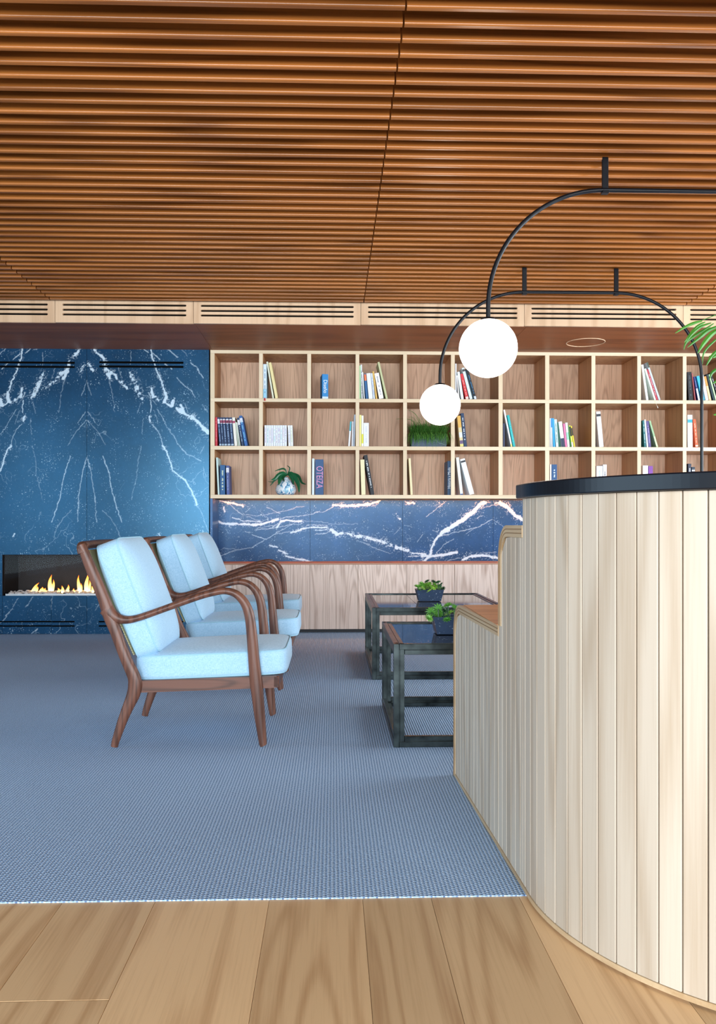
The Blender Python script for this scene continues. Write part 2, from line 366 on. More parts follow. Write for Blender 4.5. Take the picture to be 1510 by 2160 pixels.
# ================================================================ MARBLE with traced veins
def vnoise(x, y, s, seed):
    r = np.random.RandomState(seed); G = r.rand(256, 256); x = x/s+40; y = y/s+40
    xi = np.floor(x).astype(int); yi = np.floor(y).astype(int); fx_ = x-xi; fy_ = y-yi
    fx_ = fx_*fx_*(3-2*fx_); fy_ = fy_*fy_*(3-2*fy_); xi %= 255; yi %= 255
    return (G[yi, xi]*(1-fx_)+G[yi, xi+1]*fx_)*(1-fy_)+(G[yi+1, xi]*(1-fx_)+G[yi+1, xi+1]*fx_)*fy_
def veinfield(PX, PY, veins):
    jx = (vnoise(PX, PY, 6, 1)-.5)*5+(vnoise(PX, PY, 2.2, 2)-.5)*2.6; jy = (vnoise(PX, PY, 6, 3)-.5)*5+(vnoise(PX, PY, 2.2, 4)-.5)*2.6
    X = PX+jx*.5; Y = PY+jy*.5; out = np.zeros_like(PX); br = vnoise(PX*1.0, PY, 5.0, 5)*.55+vnoise(PX, PY, 1.6, 6)*.45
    hi = vnoise(PX, PY, 1.5, 9)*.7+vnoise(PX, PY, 4, 10)*.3
    for wd, rough, pts in veins:
        for (x0, y0), (x1, y1) in zip(pts[:-1], pts[1:]):
            pad = wd*1.6+6; sel = (X > min(x0, x1)-pad) & (X < max(x0, x1)+pad) & (Y > min(y0, y1)-pad) & (Y < max(y0, y1)+pad)
            if not sel.any(): continue
            xs = X[sel]; ys = Y[sel]; dx, dy = x1-x0, y1-y0; L = dx*dx+dy*dy+1e-6
            t = np.clip(((xs-x0)*dx+(ys-y0)*dy)/L, 0, 1); d = np.hypot(xs-x0-t*dx, ys-y0-t*dy)
            hw = wd/2*(1+(br[sel]-.5)*1.2*rough)
            v = np.clip((hw-d)/1.1+.3, 0, 1)*np.clip(.38+wd*.22, 0, 1)
            if rough > .8: v *= np.clip((br[sel]-.36)*7, 0, 1)
            if wd >= 2.8:
                sp_ = (hi[sel] > .70)*np.clip(1.25-(d-hw)/(wd*.9+1.5), 0, 1)*(d > hw*.6); v = np.maximum(v, sp_*.55)
            out[sel] = np.maximum(out[sel], v)
    return out
def T(pts, ox, oy, s): return [(ox+x*s, oy+y*s) for x, y in pts]
A = lambda *p: T(p, 180, 730, .1788)
B = lambda *p: T(p, 180, 940, .1788)
VF = [(4.5, 1, A((100,35),(125,75),(175,110),(220,155),(232,220),(250,280),(330,320),(375,395),(430,435),(490,495))), (7, .6, A((268,330),(290,375))),
 (6, 1, A((225,200),(240,300),(300,330))), (8, 1, A((545,350),(590,440),(620,530),(660,610))), (3, 1, A((520,310),(560,380))),
 (3.0, .3, A((775,30),(785,110),(815,210),(850,310),(900,420),(945,550))), (6.5, .5, A((945,550),(955,600),(930,660))), (5, .6, A((775,500),(800,600))), (2, .5, A((750,550),(775,610))),
 (3.5, .9, A((820,600),(870,640))), (4, .8, A((930,650),(1010,710))), (7, .7, A((1035,640),(1018,700))), (5, .8, A((1075,730),(1110,765))), (11, .7, A((1120,750),(1145,775))),
 (5, .8, A((1125,690),(1150,740))), (5.5, .9, A((1145,775),(1200,815),(1255,850))), (7.5, .6, A((1260,830),(1310,880),(1380,945))), (10, .5, A((1400,965),(1450,1020))),
 (1.3, .3, A((850,745),(900,830),(970,960),(1050,1060),(1090,1150),(1200,1275))), (1.4, .3, B((1110,0),(1190,100),(1300,140),(1370,190))), (2.2, .5, A((765,640),(775,700),(775,780))), (4, .5, A((755,830),(765,880))),
 (1.6, .5, A((790,920),(860,1010),(900,1100),(905,1160),(970,1280))), (3.2, .5, B((910,0),(965,70),(1000,200),(1030,290),(1100,350),(1180,410),(1230,500),(1290,610),(1315,700))),
 (1.3, .4, B((1315,700),(1370,790),(1410,900),(1440,1000))), (2, .5, B((1380,1000),(1400,1060),(1450,1120))), (1.7, .5, A((970,35),(1090,130))), (1.7, .5, A((1240,190),(1310,245),(1390,370))),
 (1.5, .6, A((1080,370),(1170,470),(1250,525),(1300,600))), (2, .7, A((680,35),(740,80))), (2, .6, A((800,90),(880,160))), (2, .8, A((940,200),(1020,270))), (1.2, .5, A((15,400),(75,580))), (1.1, .4, A((20,870),(140,1000),(240,1170))),
 (1.5, .4, B((15,140),(60,290),(110,570),(130,900))), (1.9, .6, B((205,120),(280,330),(320,560),(380,760),(430,900))), (1.1, .5, B((200,760),(300,860),(370,980),(410,1080))), (.9, .4, B((660,0),(620,180),(610,350),(540,640))),
 (5, 1, A((0,215),(40,220),(95,290))), (1, .5, A((270,380),(320,560),(345,780))), (1, .4, A((650,670),(620,790))), (.9, .4, A((685,850),(670,1040))), (.9, .4, A((810,760),(860,920))), (1, .5, A((1130,30),(1200,110))),
 (1, .5, A((1180,690),(1210,790))), (1.1, .4, A((540,70),(530,220))), (1, .4, A((390,260),(430,380))), (1, .4, B((1400,0),(1350,90))), (1, .4, B((1390,250),(1395,380))), (1, .5, A((1380,690),(1445,780))),
 (1.2, .6, A((30,780),(120,900))), (1.2, .6, A((600,30),(650,40))), (3, .7, B((870,1040),(885,1070))), (1, .4, A((640,560),(740,590),(840,690)))]
VF += [(a, b, [(366-x, y) for x, y in p]) for a, b, p in VF]
D = lambda *p: T(p, 440, 1040, .2252)
E = lambda *p: T(p, 760, 1040, .2318)
VS = [(5, .6, D((10,270),(80,265),(160,290),(300,290),(420,300),(500,290),(600,260),(650,245))), (4, .5, D((640,320),(670,270),(720,255),(790,265),(870,265))), (2.2, .4, D((220,230),(330,260),(480,270))),
 (1.6, .5, D((430,345),(560,335),(700,310),(800,290))), (3.8, .5, D((770,375),(880,340),(950,325),(1040,320),(1110,322))), (1.3, .4, D((640,380),(770,365))), (1.4, .4, D((1000,385),(1100,375),(1150,345))),
 (7, .8, D((1150,345),(1200,385),(1250,375))), (5, .9, D((1250,375),(1300,385),(1380,405),(1510,420))), (1.4, .4, D((80,600),(230,540),(400,510),(540,435),(640,370),(780,300))),
 (1.4, .4, D((660,250),(720,225),(900,215),(1000,185),(1090,170),(1170,130))), (4, .4, D((1165,115),(1300,120),(1510,105))), (3, .5, D((570,490),(650,510))), (3, .6, D((655,540),(740,570))), (3.6, .6, D((720,590),(800,610),(950,640))),
 (3, .4, D((100,70),(200,90),(320,120))), (1.2, .4, D((180,90),(320,205))), (1.2, .4, D((540,130),(670,195))), (1.1, .4, D((350,200),(450,215),(760,160),(830,130),(900,125))), (1, .3, D((340,180),(390,140))), (1.9, .5, D((410,395),(540,435))),
 (1.4, .5, D((340,360),(410,370))), (1, .3, D((870,262),(1120,275))), (.9, .3, D((1120,290),(1400,290))), (1.4, .4, D((900,330),(920,300),(1110,300))), (1.2, .4, D((360,220),(500,270))), (4, .8, D((140,130),(150,170))), (1.6,.5,D((600,320),(650,280))),
 (1, .3, D((1380,440),(1510,485))), (1, .4, D((130,515),(280,525))), (1.3, .5, D((450,330),(620,300),(700,270))), (1.3, .6, D((800,300),(880,285))), (2, .6, D((1000,350),(1060,350),(1110,340))),
 (3.5, .4, E((0,115),(90,105),(180,65))), (6, 1, E((0,390),(110,420),(200,440),(240,460),(330,495),(430,525))), (4, .6, E((470,545),(600,555))), (6, .6, E((560,570),(640,575),(760,560),(880,540))), (2, .4, E((440,580),(560,570))),
 (5, .5, E((580,625),(640,560),(645,500),(700,400),(735,365))), (9, .6, E((735,365),(860,290),(960,220),(1040,160))), (7, .6, E((1040,160),(1080,110),(1140,85))), (1.3, .4, E((600,215),(690,140),(760,90))), (5, .7, E((930,610),(1000,575),(1120,570),(1260,590),(1400,590))),
 (3, .6, E((1230,90),(1300,100))), (7, .6, E((1270,90),(1340,130),(1400,195),(1500,260))), (1.5, .4, E((740,390),(900,350),(1060,310),(1200,240))), (1.2, .4, E((690,545),(760,470),(850,420))), (1.2, .4, E((0,440),(140,505),(270,550))),
 (1.2, .4, E((1140,130),(1200,110),(1270,105))), (1, .4, E((1210,245),(1310,310))), (1, .4, E((310,375),(365,310))), (1.4, .4, E((770,625),(920,585))), (1.2, .4, E((1080,550),(1230,540))), (1, .4, E((400,290),(470,310))), (1, .4, E((520,450),(570,370))),
 (5, 1, E((440,90),(490,95))), (4, 1, E((330,205),(365,235))), (1.2, .4, E((960,370),(1060,310))), (1.2, .5, E((1060,235),(1120,200))), (1.2, .4, E((470,620),(600,600))), (1, .5, E((660,340),(700,360)))]
def marble_panel(name, x0, x1, y0, y1, Y, mat, veins, parent, holes=(), step=1.1, gap=.0012, thick=.02):
    nx = int((x1-x0)/step)+1; ny = int((y1-y0)/step)+1
    xs = np.linspace(x0, x1, nx); ys = np.linspace(y1, y0, ny); PX, PY = np.meshgrid(xs, ys)
    v = veinfield(PX, PY, veins).ravel()
    p00 = U(x0, y1, Y); p10 = U(x1, y1, Y); p01 = U(x0, y0, Y)
    wx = np.array([U(x, 900, Y).x for x in xs]); wx[0] += gap; wx[-1] -= gap
    cx = (x0+x1)/2; wz = np.array([U(cx, y, Y).z for y in ys]); wz = np.maximum(wz, .004)
    WX, WZ = np.meshgrid(wx, wz); co_ = np.stack([WX.ravel(), np.full(WX.size, Y), WZ.ravel()], 1)
    idx = np.arange(nx*ny).reshape(ny, nx); q = np.stack([idx[:-1, :-1], idx[:-1, 1:], idx[1:, 1:], idx[1:, :-1]], -1).reshape(-1, 4)
    if holes:
        cxp = ((PX[:-1, :-1]+PX[1:, 1:])/2).ravel(); cyp = ((PY[:-1, :-1]+PY[1:, 1:])/2).ravel(); keep = np.ones(len(q), bool)
        for a, b, c, d in holes: keep &= ~((cxp > a) & (cxp < b) & (cyp > c) & (cyp < d))
        q = q[keep]
    n = len(co_); a, b, c, d = wx[0], wx[-1], wz.min(), wz.max(); rr = [(a, Y, c), (b, Y, c), (b, Y, d), (a, Y, d), (a, Y+thick, c), (b, Y+thick, c), (b, Y+thick, d), (a, Y+thick, d)]
    allv = np.vstack([co_, np.array(rr)]); ex = np.array([(n, n+4, n+5, n+1), (n+3, n+2, n+6, n+7), (n, n+3, n+7, n+4), (n+1, n+5, n+6, n+2)]); q = np.vstack([q, ex])
    me = bpy.data.meshes.new(name); me.vertices.add(len(allv)); me.vertices.foreach_set('co', allv.ravel().astype(np.float32))
    me.loops.add(len(q)*4); me.loops.foreach_set('vertex_index', q.ravel().astype(np.int32)); me.polygons.add(len(q))
    me.polygons.foreach_set('loop_start', np.arange(0, len(q)*4, 4, dtype=np.int32)); me.update(calc_edges=True); me.validate()
    at = me.attributes.new('vein', 'FLOAT', 'POINT'); at.data.foreach_set('value', np.concatenate([v, np.zeros(8)]).astype(np.float32))
    me.materials.append(mat); return link(name, me, parent)
# ---- fireplace
fp = empty('fireplace', (U(183, 1335, YS).x, YS+.2, 0), 'wide gas fireplace in a blue black bookmatched marble chimney breast behind the armchairs', 'fireplace')
def slots(y0, y1): return [(-21, 158, y0[0], y0[1]), (-21, 158, y1[0], y1[1]), (209, 387, y0[0], y0[1]), (209, 387, y1[0], y1[1])]
up = slots((762.6, 767), (771.3, 775.8)); lo = slots((1309.3, 1313), (1318.3, 1322))
marble_panel('marble_panel', -74, 183, 735, 1170, YS, M['marble'], VF, fp, up)
marble_panel('marble_panel', 183, 441, 735, 1170, YS, M['marble'], VF, fp, up)
VL = [(1.4, .5, [(12, 1300), (25, 1285), (38, 1262)]), (1.3, .5, [(55, 1280), (70, 1258)]), (1.6, .5, [(65, 1338), (80, 1326)]), (1.2, .4, [(108, 1285), (110, 1256)]), (1, .5, [(200, 1290), (215, 1262)]), (1.2, .5, [(0, 1315), (14, 1300)])]
for a, b in ((-74, 5), (5, 108), (108, 183), (183, 258), (258, 361), (361, 441)):
    marble_panel('plinth_panel', a, b, 1256.5, 1337.2, YS, M['marble'], VL, fp, lo, step=1.5)
for a, b in ((-74, 5), (361, 441)): marble_panel('marble_panel', a, b, 1170.5, 1256, YS, M['marble'], [], fp, step=3)
for z0, z1 in ((U(183, 779, YS).z, U(183, 759, YS).z), (U(183, 1325, YS).z, U(183, 1306, YS).z)):
    sb = MB(); sb.box(U(-25, 900, YS).x, U(391, 900, YS).x, YS+.03, YS+.05, z0, z1); sb.build('vent_backing', M['slot'], fp)
bx0, bx1 = U(5, 1200, YS).x, U(361, 1200, YS).x; bz0, bz1 = U(183, 1256.3, YS).z, U(183, 1170, YS).z
fb = MB(); d = .34
fb.box(bx0-.01, bx1+.01, YS+d, YS+d+.01, bz0, bz1); fb.box(bx0-.01, bx0, YS+.005, YS+d, bz0, bz1); fb.box(bx1, bx1+.01, YS+.005, YS+d, bz0, bz1)
fb.box(bx0, bx1, YS+.005, YS+d, bz1, bz1+.008); fb.box(bx0, bx1, YS+.005, YS+d, bz0-.01, bz0)
M['firebox'] = plain('firebox_metal', srgb(40, 34, 34), .6, .2); fb.build('firebox', M['firebox'], fp)
tr = MB(); tr.box(bx0+.02, bx1-.02, YS+.012, YS+.016, bz0, bz0+.014); tr.build('burner_tray', plain('tray_steel', srgb(210, 210, 210), .3, .6), fp)
def glassm():
    t = NT('fire_glass'); g = t.n('ShaderNodeBsdfGlass'); g.inputs['IOR'].default_value = 1.05; g.inputs['Roughness'].default_value = 0
    tr_ = t.n('ShaderNodeBsdfTransparent'); mx = t.n('ShaderNodeMixShader'); gl = t.n('ShaderNodeBsdfGlossy'); gl.inputs['Roughness'].default_value = .02; fr = t.n('ShaderNodeFresnel'); fr.inputs[0].default_value = 1.18
    t.l(fr.outputs[0], mx.inputs[0]); t.l(tr_.outputs[0], mx.inputs[1]); t.l(gl.outputs[0], mx.inputs[2]); t.l(mx.outputs[0], t.t.nodes['Material Output'].inputs[0]); return t.m
M['glass'] = glassm()
g = MB(); g.box(bx0+.015, bx1-.015, YS+.006, YS+.009, bz0+.012, bz1-.004); g.build('glass', M['glass'], fp)
M['pebble'] = plain('white_pebble', srgb(226, 214, 208), .6)
pm = []
for k in range(6):
    q = MB(); bm = bmesh.new(); bmesh.ops.create_icosphere(bm, subdivisions=2, radius=.016)
    for v in bm.verts: v.co = Vector((v.co.x*random.uniform(1.1, 1.35), v.co.y, v.co.z*.62))*(1+.12*math.sin(v.co.x*260+k)*math.cos(v.co.z*310+k*2))
    q.frombm(bm); pm.append(q.mesh('pebble', M['pebble'], True))
for k in range(230):
    row = k % 3; x = random.uniform(bx0+.05, bx1-.05)
    o = link('pebble', pm[k % 6], fp, (x, YS+.035+row*.035+random.uniform(-.008, .008), bz0+.008+row*.007+random.uniform(0, .012)))
    o.rotation_euler = (random.uniform(-.4, .4), random.uniform(-.4, .4), random.uniform(0, 6)); s_ = random.uniform(.6, 1.15); o.scale = (s_, s_, s_)
def flame_mat():
    t = NT('gas_flame'); tc = t.n('ShaderNodeTexCoord'); sp = t.n('ShaderNodeSeparateXYZ'); t.l(tc.outputs['Generated'], sp.inputs[0])
    c = t.ramp(sp.outputs[2], [(0, (1, .78, .40)), (.35, (1, .62, .16)), (.8, (1, .26, .03)), (1, (.9, .12, .01))])
    e = t.n('ShaderNodeEmission'); t.l(c, e.inputs[0]); e.inputs[1].default_value = 3.6
    tp = t.n('ShaderNodeBsdfTransparent'); mx = t.n('ShaderNodeMixShader'); lw = t.n('ShaderNodeLayerWeight'); lw.inputs[0].default_value = .35
    f = t.math('SUBTRACT', 1, t.math('MULTIPLY', lw.outputs['Facing'], 1.1), clamp=True); f = t.math('MULTIPLY', f, t.math('MULTIPLY', t.math('SUBTRACT', 1.06, sp.outputs[2]), 3.0, clamp=True))
    t.l(f, mx.inputs[0]); t.l(tp.outputs[0], mx.inputs[1]); t.l(e.outputs[0], mx.inputs[2]); t.l(mx.outputs[0], t.t.nodes['Material Output'].inputs[0]); return t.m
M['flame'] = flame_mat()
for x, x2, yt, wd in ((66, 82, 1229, 8), (74, 79, 1236, 9), (88, 88, 1238, 10), (96, 94, 1240, 8), (106, 107, 1212, 11), (110, 113, 1222, 8), (124, 123, 1240, 7), (131, 132, 1235, 7), (142, 144, 1233, 7), (157, 155, 1241, 5), (167, 166, 1213, 9), (170, 172, 1230, 6), (182, 184, 1208, 10), (187, 190, 1222, 7), (195, 197, 1232, 7), (206, 205, 1226, 8), (226, 228, 1236, 7), (250, 252, 1222, 8), (268, 266, 1230, 8), (290, 293, 1226, 8), (312, 312, 1236, 7), (330, 331, 1230, 8), (338, 340, 1236, 6)):
    p0 = U(x, 1251, YS+.08); p1 = U(x2, yt, YS+.08); q = MB(); H = p1.z-p0.z; r = wd/2/258; n = 12; ph = random.uniform(0, 6)
    pts = []; rr = []
    for k in range(n+1):
        t_ = k/n; pts.append((p0.x+(p1.x-p0.x)*t_+math.sin(t_*6+ph)*r*.35*t_, YS+.08+math.cos(t_*5+ph)*r*.3, p0.z+H*t_)); w_ = r*(math.sin(min(1, t_*1.6+.28)*PI*.5)**.8)*(1-t_**1.7)+.0008; rr.append((w_, w_*.6))
    q.tube(pts, rr, 10); q.build('flame', M['flame'], fp, True)
# ---- marble splashback in the niche
sp = empty('marble_splashback', (U(849, 1188, YB).x, YB, .55), 'dark blue marble splashback with white veins in the niche under the bookcase', 'splashback')
zb = U(849, 1188, YS).z
for a, b in ((457.5, 654), (654, 849), (849, 1040), (1040, 1237)):
    marble_panel('marble_panel', a, b, 1055.3, 1187, YB-.02, M['marble2'], VS, sp, step=1.0)
for a, b in ((1237, 1430), (1430, 1640)): marble_panel('marble_panel', a, b, 1055.3, 1187, YB-.02, M['marble2'], [(5, .7, [(a, 1100), (a+90, 1140), (b, 1120)])], sp, step=4)
xl = U(443, 1100, YS).x
m = MB(); m.box(xl, xl+.02, YS, YB-.021, zb+.001, U(650, 1051.5, YS).z-.001); m.build('end_panel', M['marble2'], sp)
# ================================================================ BOOKCASE
bc = empty('bookcase', (U(1000, 1051, YS).x, YS+.19, U(650, 1051, YS).z), 'long wall mounted oak bookcase with three rows of square open cubbies', 'bookcase')
divs = [(443.6, 452.5), (546.4, 554.3), (648, 656), (750, 757.6), (850.3, 858.2), (951, 959), (1051.4, 1060), (1149.7, 1158.4), (1247.4, 1255.4), (1344, 1351.7), (1440, 1447.5), (1535, 1542.5), (1630, 1637.5), (1724, 1731.5)]
dx = [(U(a, 900, YS).x, U(b, 900, YS).x) for a, b in divs]
def zl(y): return U(650, y, YS).z
shz = [(zl(746.6), ZS-.001), (zl(848), zl(840.7)), (zl(949), zl(941.2)), (zl(1051.4), zl(1043.8))]   # (under, top) of each shelf
base_z = [shz[1][1], shz[2][1], shz[3][1]]
for k, (a, b) in enumerate(shz):
    m = MB()
    if k == 3: m.box(dx[0][0], dx[-1][1], YS, YS+.02, a, b, .0012); m.box(dx[0][0], dx[-1][1], YS+.0195, YB, b-.014, b)
    else: m.box(dx[0][0], dx[-1][1], YS, YB, a, b, .0012); sh_ = m.build('shelf', M['carcass'], bc)
    m = MB(); m.box(dx[0][0], dx[-1][1], YS-.0015, YS, a, b, .0004); m.build('lit_edge', M['shelf_edge'], sh_)  # added front strip carrying the painted lit tone
for k, (a, b) in enumerate(dx):
    for r in range(3):
        m = MB(); m.box(a, b, YS+.0008, YB-.001, shz[r+1][1]+.0005, shz[r][0]-.0005, .001)
        dv_ = m.build('side_panel' if k in (0, len(dx)-1) else 'divider', M['carcass'], bc)
        m = MB(); m.box(a, b, YS-.0013, YS+.0008, shz[r+1][1]+.0005, shz[r][0]-.0005); m.build('lit_edge', M['shelf_v'], dv_)  # added strip, lit tone on the upright's front
for k in range(len(dx)-1):
    for r in range(3):
        m = MB(); m.box(dx[k][1]+.0005, dx[k+1][0]-.0005, YB-.012, YB, shz[r+1][1]+.0005, shz[r][0]-.0005); m.build('back_panel', M['back'], bc)
# LED strip hidden under the front edge of the bookcase
zu = shz[3][1]-.014
ls = empty('led_strip', (U(900, 1053, YS).x, YB-.06, zu-.004), 'warm led strip glowing under the bookcase along the top of the marble splashback', 'light')
m = MB(); m.box(dx[0][1]+.03, dx[-1][0], YB-.075, YB-.055, zu-.003, zu-.0005); m.build('channel', M['steel'], ls)
m = MB(); m.box(dx[0][1]+.04, dx[-1][0]-.1, YB-.07, YB-.06, zu-.004, zu-.003); m.build('diffuser', M['led'], ls)
# ---- base cabinet
cb = empty('base_cabinet', (U(900, 1330, YS).x, YS+.2, 0), 'low oak cabinet with plain grained doors running under the marble splashback', 'cabinet')
cz = U(650, 1188, YS).z; ds = [443.6, 549.5, 653, 755, 857, 958, 1058, 1158, 1256, 1354, 1451, 1547, 1641, 1735]
for a, b in zip(ds[:-1], ds[1:]):
    m = MB(); m.box(U(a, 1250, YS).x+.0015, U(b, 1250, YS).x-.0015, YS, YS+.02, .035, cz-.012, .001); m.build('door', M['door'], cb)
m = MB(); m.box(xl, U(1735, 1250, YS).x, YS+.022, YB-.022, .035, cz-.0115); m.build('body', M['shelf_edge'], cb)
m = MB(); m.box(xl, U(1735, 1250, YS).x, YS+.05, YB-.022, .005, .034); m.build('kickboard', M['kick'], cb)
M['ledge_warm'] = plain('ledge_wood_warm_lit', srgb(176, 132, 108), .5, .1)  # wooden ledge; glow of the warm light painted in as a coppery tone
m = MB(); m.box(xl, U(1735, 1250, YS).x, YS-.001, YB-.022, cz-.011, cz, .001); m.build('ledge', M['ledge_warm'], cb)
# ================================================================ BOOKS
rowname = ['top shelf', 'middle shelf', 'bottom shelf']; nth = ['first', 'second', 'third', 'fourth', 'fifth', 'sixth', 'seventh', 'eighth', 'ninth', 'tenth', 'eleventh']
def quad(m, x0, x1, z0, z1, y=-.0006): m.add([(x0, y, z0), (x1, y, z0), (x1, y, z1), (x0, y, z1)], [(0, 1, 2, 3)])
WH, CR, NV, BL = (238, 240, 242), (232, 222, 190), (24, 40, 72), (40, 96, 150)
_prev = {}; _log = []
def book(row, cell, xb, wd, h, dxp, col, desc, bands=(), dash=None, text=None, tcol=None, yaw=0, depth=None, up=False, tsize=.6, toff=.5, group=None, pagec=(236, 232, 222), setback=.012, label=None):
    pr = _prev.get((row, cell))
    if pr:
        hm = min(h, pr[3]); o_v = max(pr[0]+pr[1]-xb, (pr[0]+pr[1]+pr[2]*hm/pr[3])-(xb+dxp*hm/h))
        if o_v > -.1:
            cut = min(o_v+.1, wd*.22); wd -= cut; sh = max(0, o_v+.1-cut*0); xb += sh; _log.append(round(sh, 1))
    _prev[(row, cell)] = (xb, wd/math.cos(math.atan2(dxp, h)), dxp, h)
    Yf = YS+setback; p = U(xb, 900, Yf); s = sc(p.x, Yf); W = wd/s; H = h/s*.995; th = math.atan2(dxp, h); W *= math.cos(th); L = H/math.cos(th)*1.0
    if th != 0: L = (H-W*abs(math.sin(th)))/math.cos(th) if dxp < 0 or dxp > 0 else H
    Dp = depth or min(.28, max(.15, L*.72)); x0 = 0 if th <= 0 else -W
    m = MB(); c = min(.0022, W*.2)
    m.box(x0, x0+W, 0, .004, 0, L, c*.4)                       # spine
    m.box(x0, x0+c, .0035, Dp, 0, L); m.box(x0+W-c, x0+W, .0035, Dp, 0, L)    # boards
    me = m.mesh('book', pcol(srgb(*col))); o = bpy.data.objects.new('book', me); C.objects.link(o)
    X = p.x if th <= 0 else U(xb+wd, 900, Yf).x
    o.location = (X, Yf, base_z[row]+.0006); o.rotation_euler = (0, th, yaw)
    tag(o, label or '%s, %s, %s cubby from the left' % (desc, rowname[row], nth[cell-1]), 'book', group or 'books on the oak bookcase')
    q = MB(); q.box(x0+c, x0+W-c, .004, Dp-.003, .003, L-.003); q.build('pages', pcol(srgb(*pagec), .8), o)
    for bi, (z0, z1, bcol) in enumerate(bands):
        q = MB(); quad(q, x0+c*.3, x0+W-c*.3, L*z0, L*z1, -.0005-.0002*bi); q.build('spine_band', pcol(srgb(*bcol)), o)
    if dash:
        rr = random.Random(int(xb*10)); q = MB(); z = L*.16; bw = W*.34
        while z < L*.84:
            ln = rr.uniform(.004, .009)
            if rr.random() > .22: quad(q, x0+W*.5-bw/2*rr.uniform(.6, 1), x0+W*.5+bw/2*rr.uniform(.6, 1), z, z+ln, -.0009)
            z += ln+.0022
        q.build('spine_print', pcol(srgb(*dash)), o)
    if text:
        cu = bpy.data.curves.new('t', 'FONT'); cu.body = text; cu.align_x = 'CENTER'; cu.align_y = 'CENTER'; cu.size = W*tsize*1.4
        t = bpy.data.objects.new('t', cu); C.objects.link(t); bpy.context.view_layer.update()
        tm = bpy.data.meshes.new_from_object(t.evaluated_get(bpy.context.evaluated_depsgraph_get())); bpy.data.objects.remove(t)
        xs_ = [v.co.x for v in tm.vertices]; want = L*toff if toff > .05 else 0
        k = want/(max(xs_)-min(xs_)) if want else 1
        tm.transform(Matrix.Diagonal((k, 1, 1, 1))); tm.transform(Matrix.Rotation(PI/2 if up else -PI/2, 4, 'Z')); tm.transform(Matrix.Rotation(PI/2, 4, 'X'))
        tm.transform(Matrix.Translation((x0+W/2, -.001, L*(.5 if text != 'Diseño' else .5)))); tm.materials.clear(); tm.materials.append(pcol(srgb(*tcol))); tm.name = 'title_lettering'
        link('title_lettering', tm, o)
    return o
# top row
b = book(0, 2, 555, 7.2, 73, 0, (214, 232, 244), 'upright pale blue and white book', ((0, .28, (150, 206, 232)),), dash=(120, 150, 175))
q = MB(); q.tube([(.012, -.001, .004), (.014, -.0155, .001), (.014, -.017, -.02)], [.003, .004, .008], 6); q.build('bookmark', pcol(srgb(190, 40, 60)), b)
book(0, 2, 574.3, 3.8, 78.5, -13.2, (222, 224, 200), 'thin pale cream book leaning left')
book(0, 2, 580.6, 5.6, 77, -14.6, (236, 220, 160), 'thicker yellow cream book leaning left')
book(0, 3, 679.5, 12.8, 52.5, 0, (36, 132, 196), 'single bright blue book standing alone', ((0, .09, (210, 228, 240)),), text='Diseño', tcol=(240, 246, 250), tsize=.62, toff=.52, yaw=.12)
book(0, 4, 757.9, 2.6, 71, 0, (176, 222, 170), 'thin mint green book against the divider')
book(0, 4, 762.1, 2.9, 73, -1.6, (225, 230, 235), 'tall thin book with black specks', dash=(20, 20, 24))
book(0, 4, 766.4, 2.6, 57, -3.4, (236, 240, 244), 'short thin white pamphlet')
book(0, 4, 771.6, 4.8, 54, -4.4, (36, 96, 150), 'blue book with orange top band', ((.72, .97, (232, 122, 72)),))
book(0, 4, 777.8, 8.6, 55, -5.2, (238, 240, 242), 'wide plain white book', ((0, 1, (236, 242, 244)),))
book(0, 4, 787.4, 3.6, 55, -5.6, (214, 226, 240), 'thin pale blue book', dash=(150, 165, 200))
book(0, 4, 792.2, 3.8, 59, -7.4, (222, 180, 92), 'ochre yellow book', dash=(190, 140, 60))
book(0, 4, 797.8, 11.6, 56, -10.6, (244, 242, 240), 'fat white book with small grey lettering', dash=(160, 162, 170))
book(0, 4, 813.9, 4.2, 79, -18, (196, 200, 152), 'tall thin olive book leaning far left')
book(0, 6, 960, 2.7, 76, 0, (226, 232, 240), 'tall white book against the divider beside the globe')
book(0, 6, 966.4, 2.8, 51, -4.2, (236, 230, 226), 'short thin white book')
book(0, 6, 972.6, 5.6, 59, -9, (228, 238, 238), 'white book')
book(0, 6, 982.4, 6.4, 55, -12.6, (214, 52, 58), 'bright red book leaning left', ((0, .1, (240, 210, 200)),), dash=(240, 160, 150))
book(0, 6, 990.6, 6.4, 68, -18, (216, 226, 224), 'tall pale grey book leaning left', ((.88, .95, (60, 60, 62)),))
book(0, 6, 998, 2.0, 62, -17.4, (20, 60, 74), 'very thin dark teal book')
book(0, 6, 1000.6, 5, 66, -19, (20, 22, 30), 'black book with blue print', ((0, .1, (210, 220, 235)),), dash=(60, 140, 190))
book(0, 10, 1363, 4.8, 76, -11, (232, 238, 234), 'tall white book leaning left')
b = book(0, 10, 1379.5, 4.6, 68, -22, (226, 234, 220), 'pale green tinted book leaning left')
q = MB(); q.tube([(.006, .0, .003), (-.006, -.0165, .002), (-.004, -.018, -.03), (.0, -.018, -.05)], [.0008]*4, 5); q.tube([(.0, -.018, -.05), (.001, -.018, -.07)], [.002, .0035], 6); q.build('bookmark_tassel', pcol(srgb(230, 226, 210)), b)
book(0, 10, 1384.9, 3.4, 66, -21.6, (196, 62, 76), 'red and white printed book leaning left', dash=(240, 220, 220))
book(0, 10, 1389.2, 4.4, 81, -27.5, (196, 206, 216), 'tallest grey book leaning left', ((.86, 1, (70, 84, 70)),))
book(0, 11, 1452.6, 9.6, 61, -4, (18, 20, 26), 'thick black book', dash=(70, 84, 92))
book(0, 11, 1465, 2.5, 58, -7, (176, 84, 84), 'thin dusty red book')
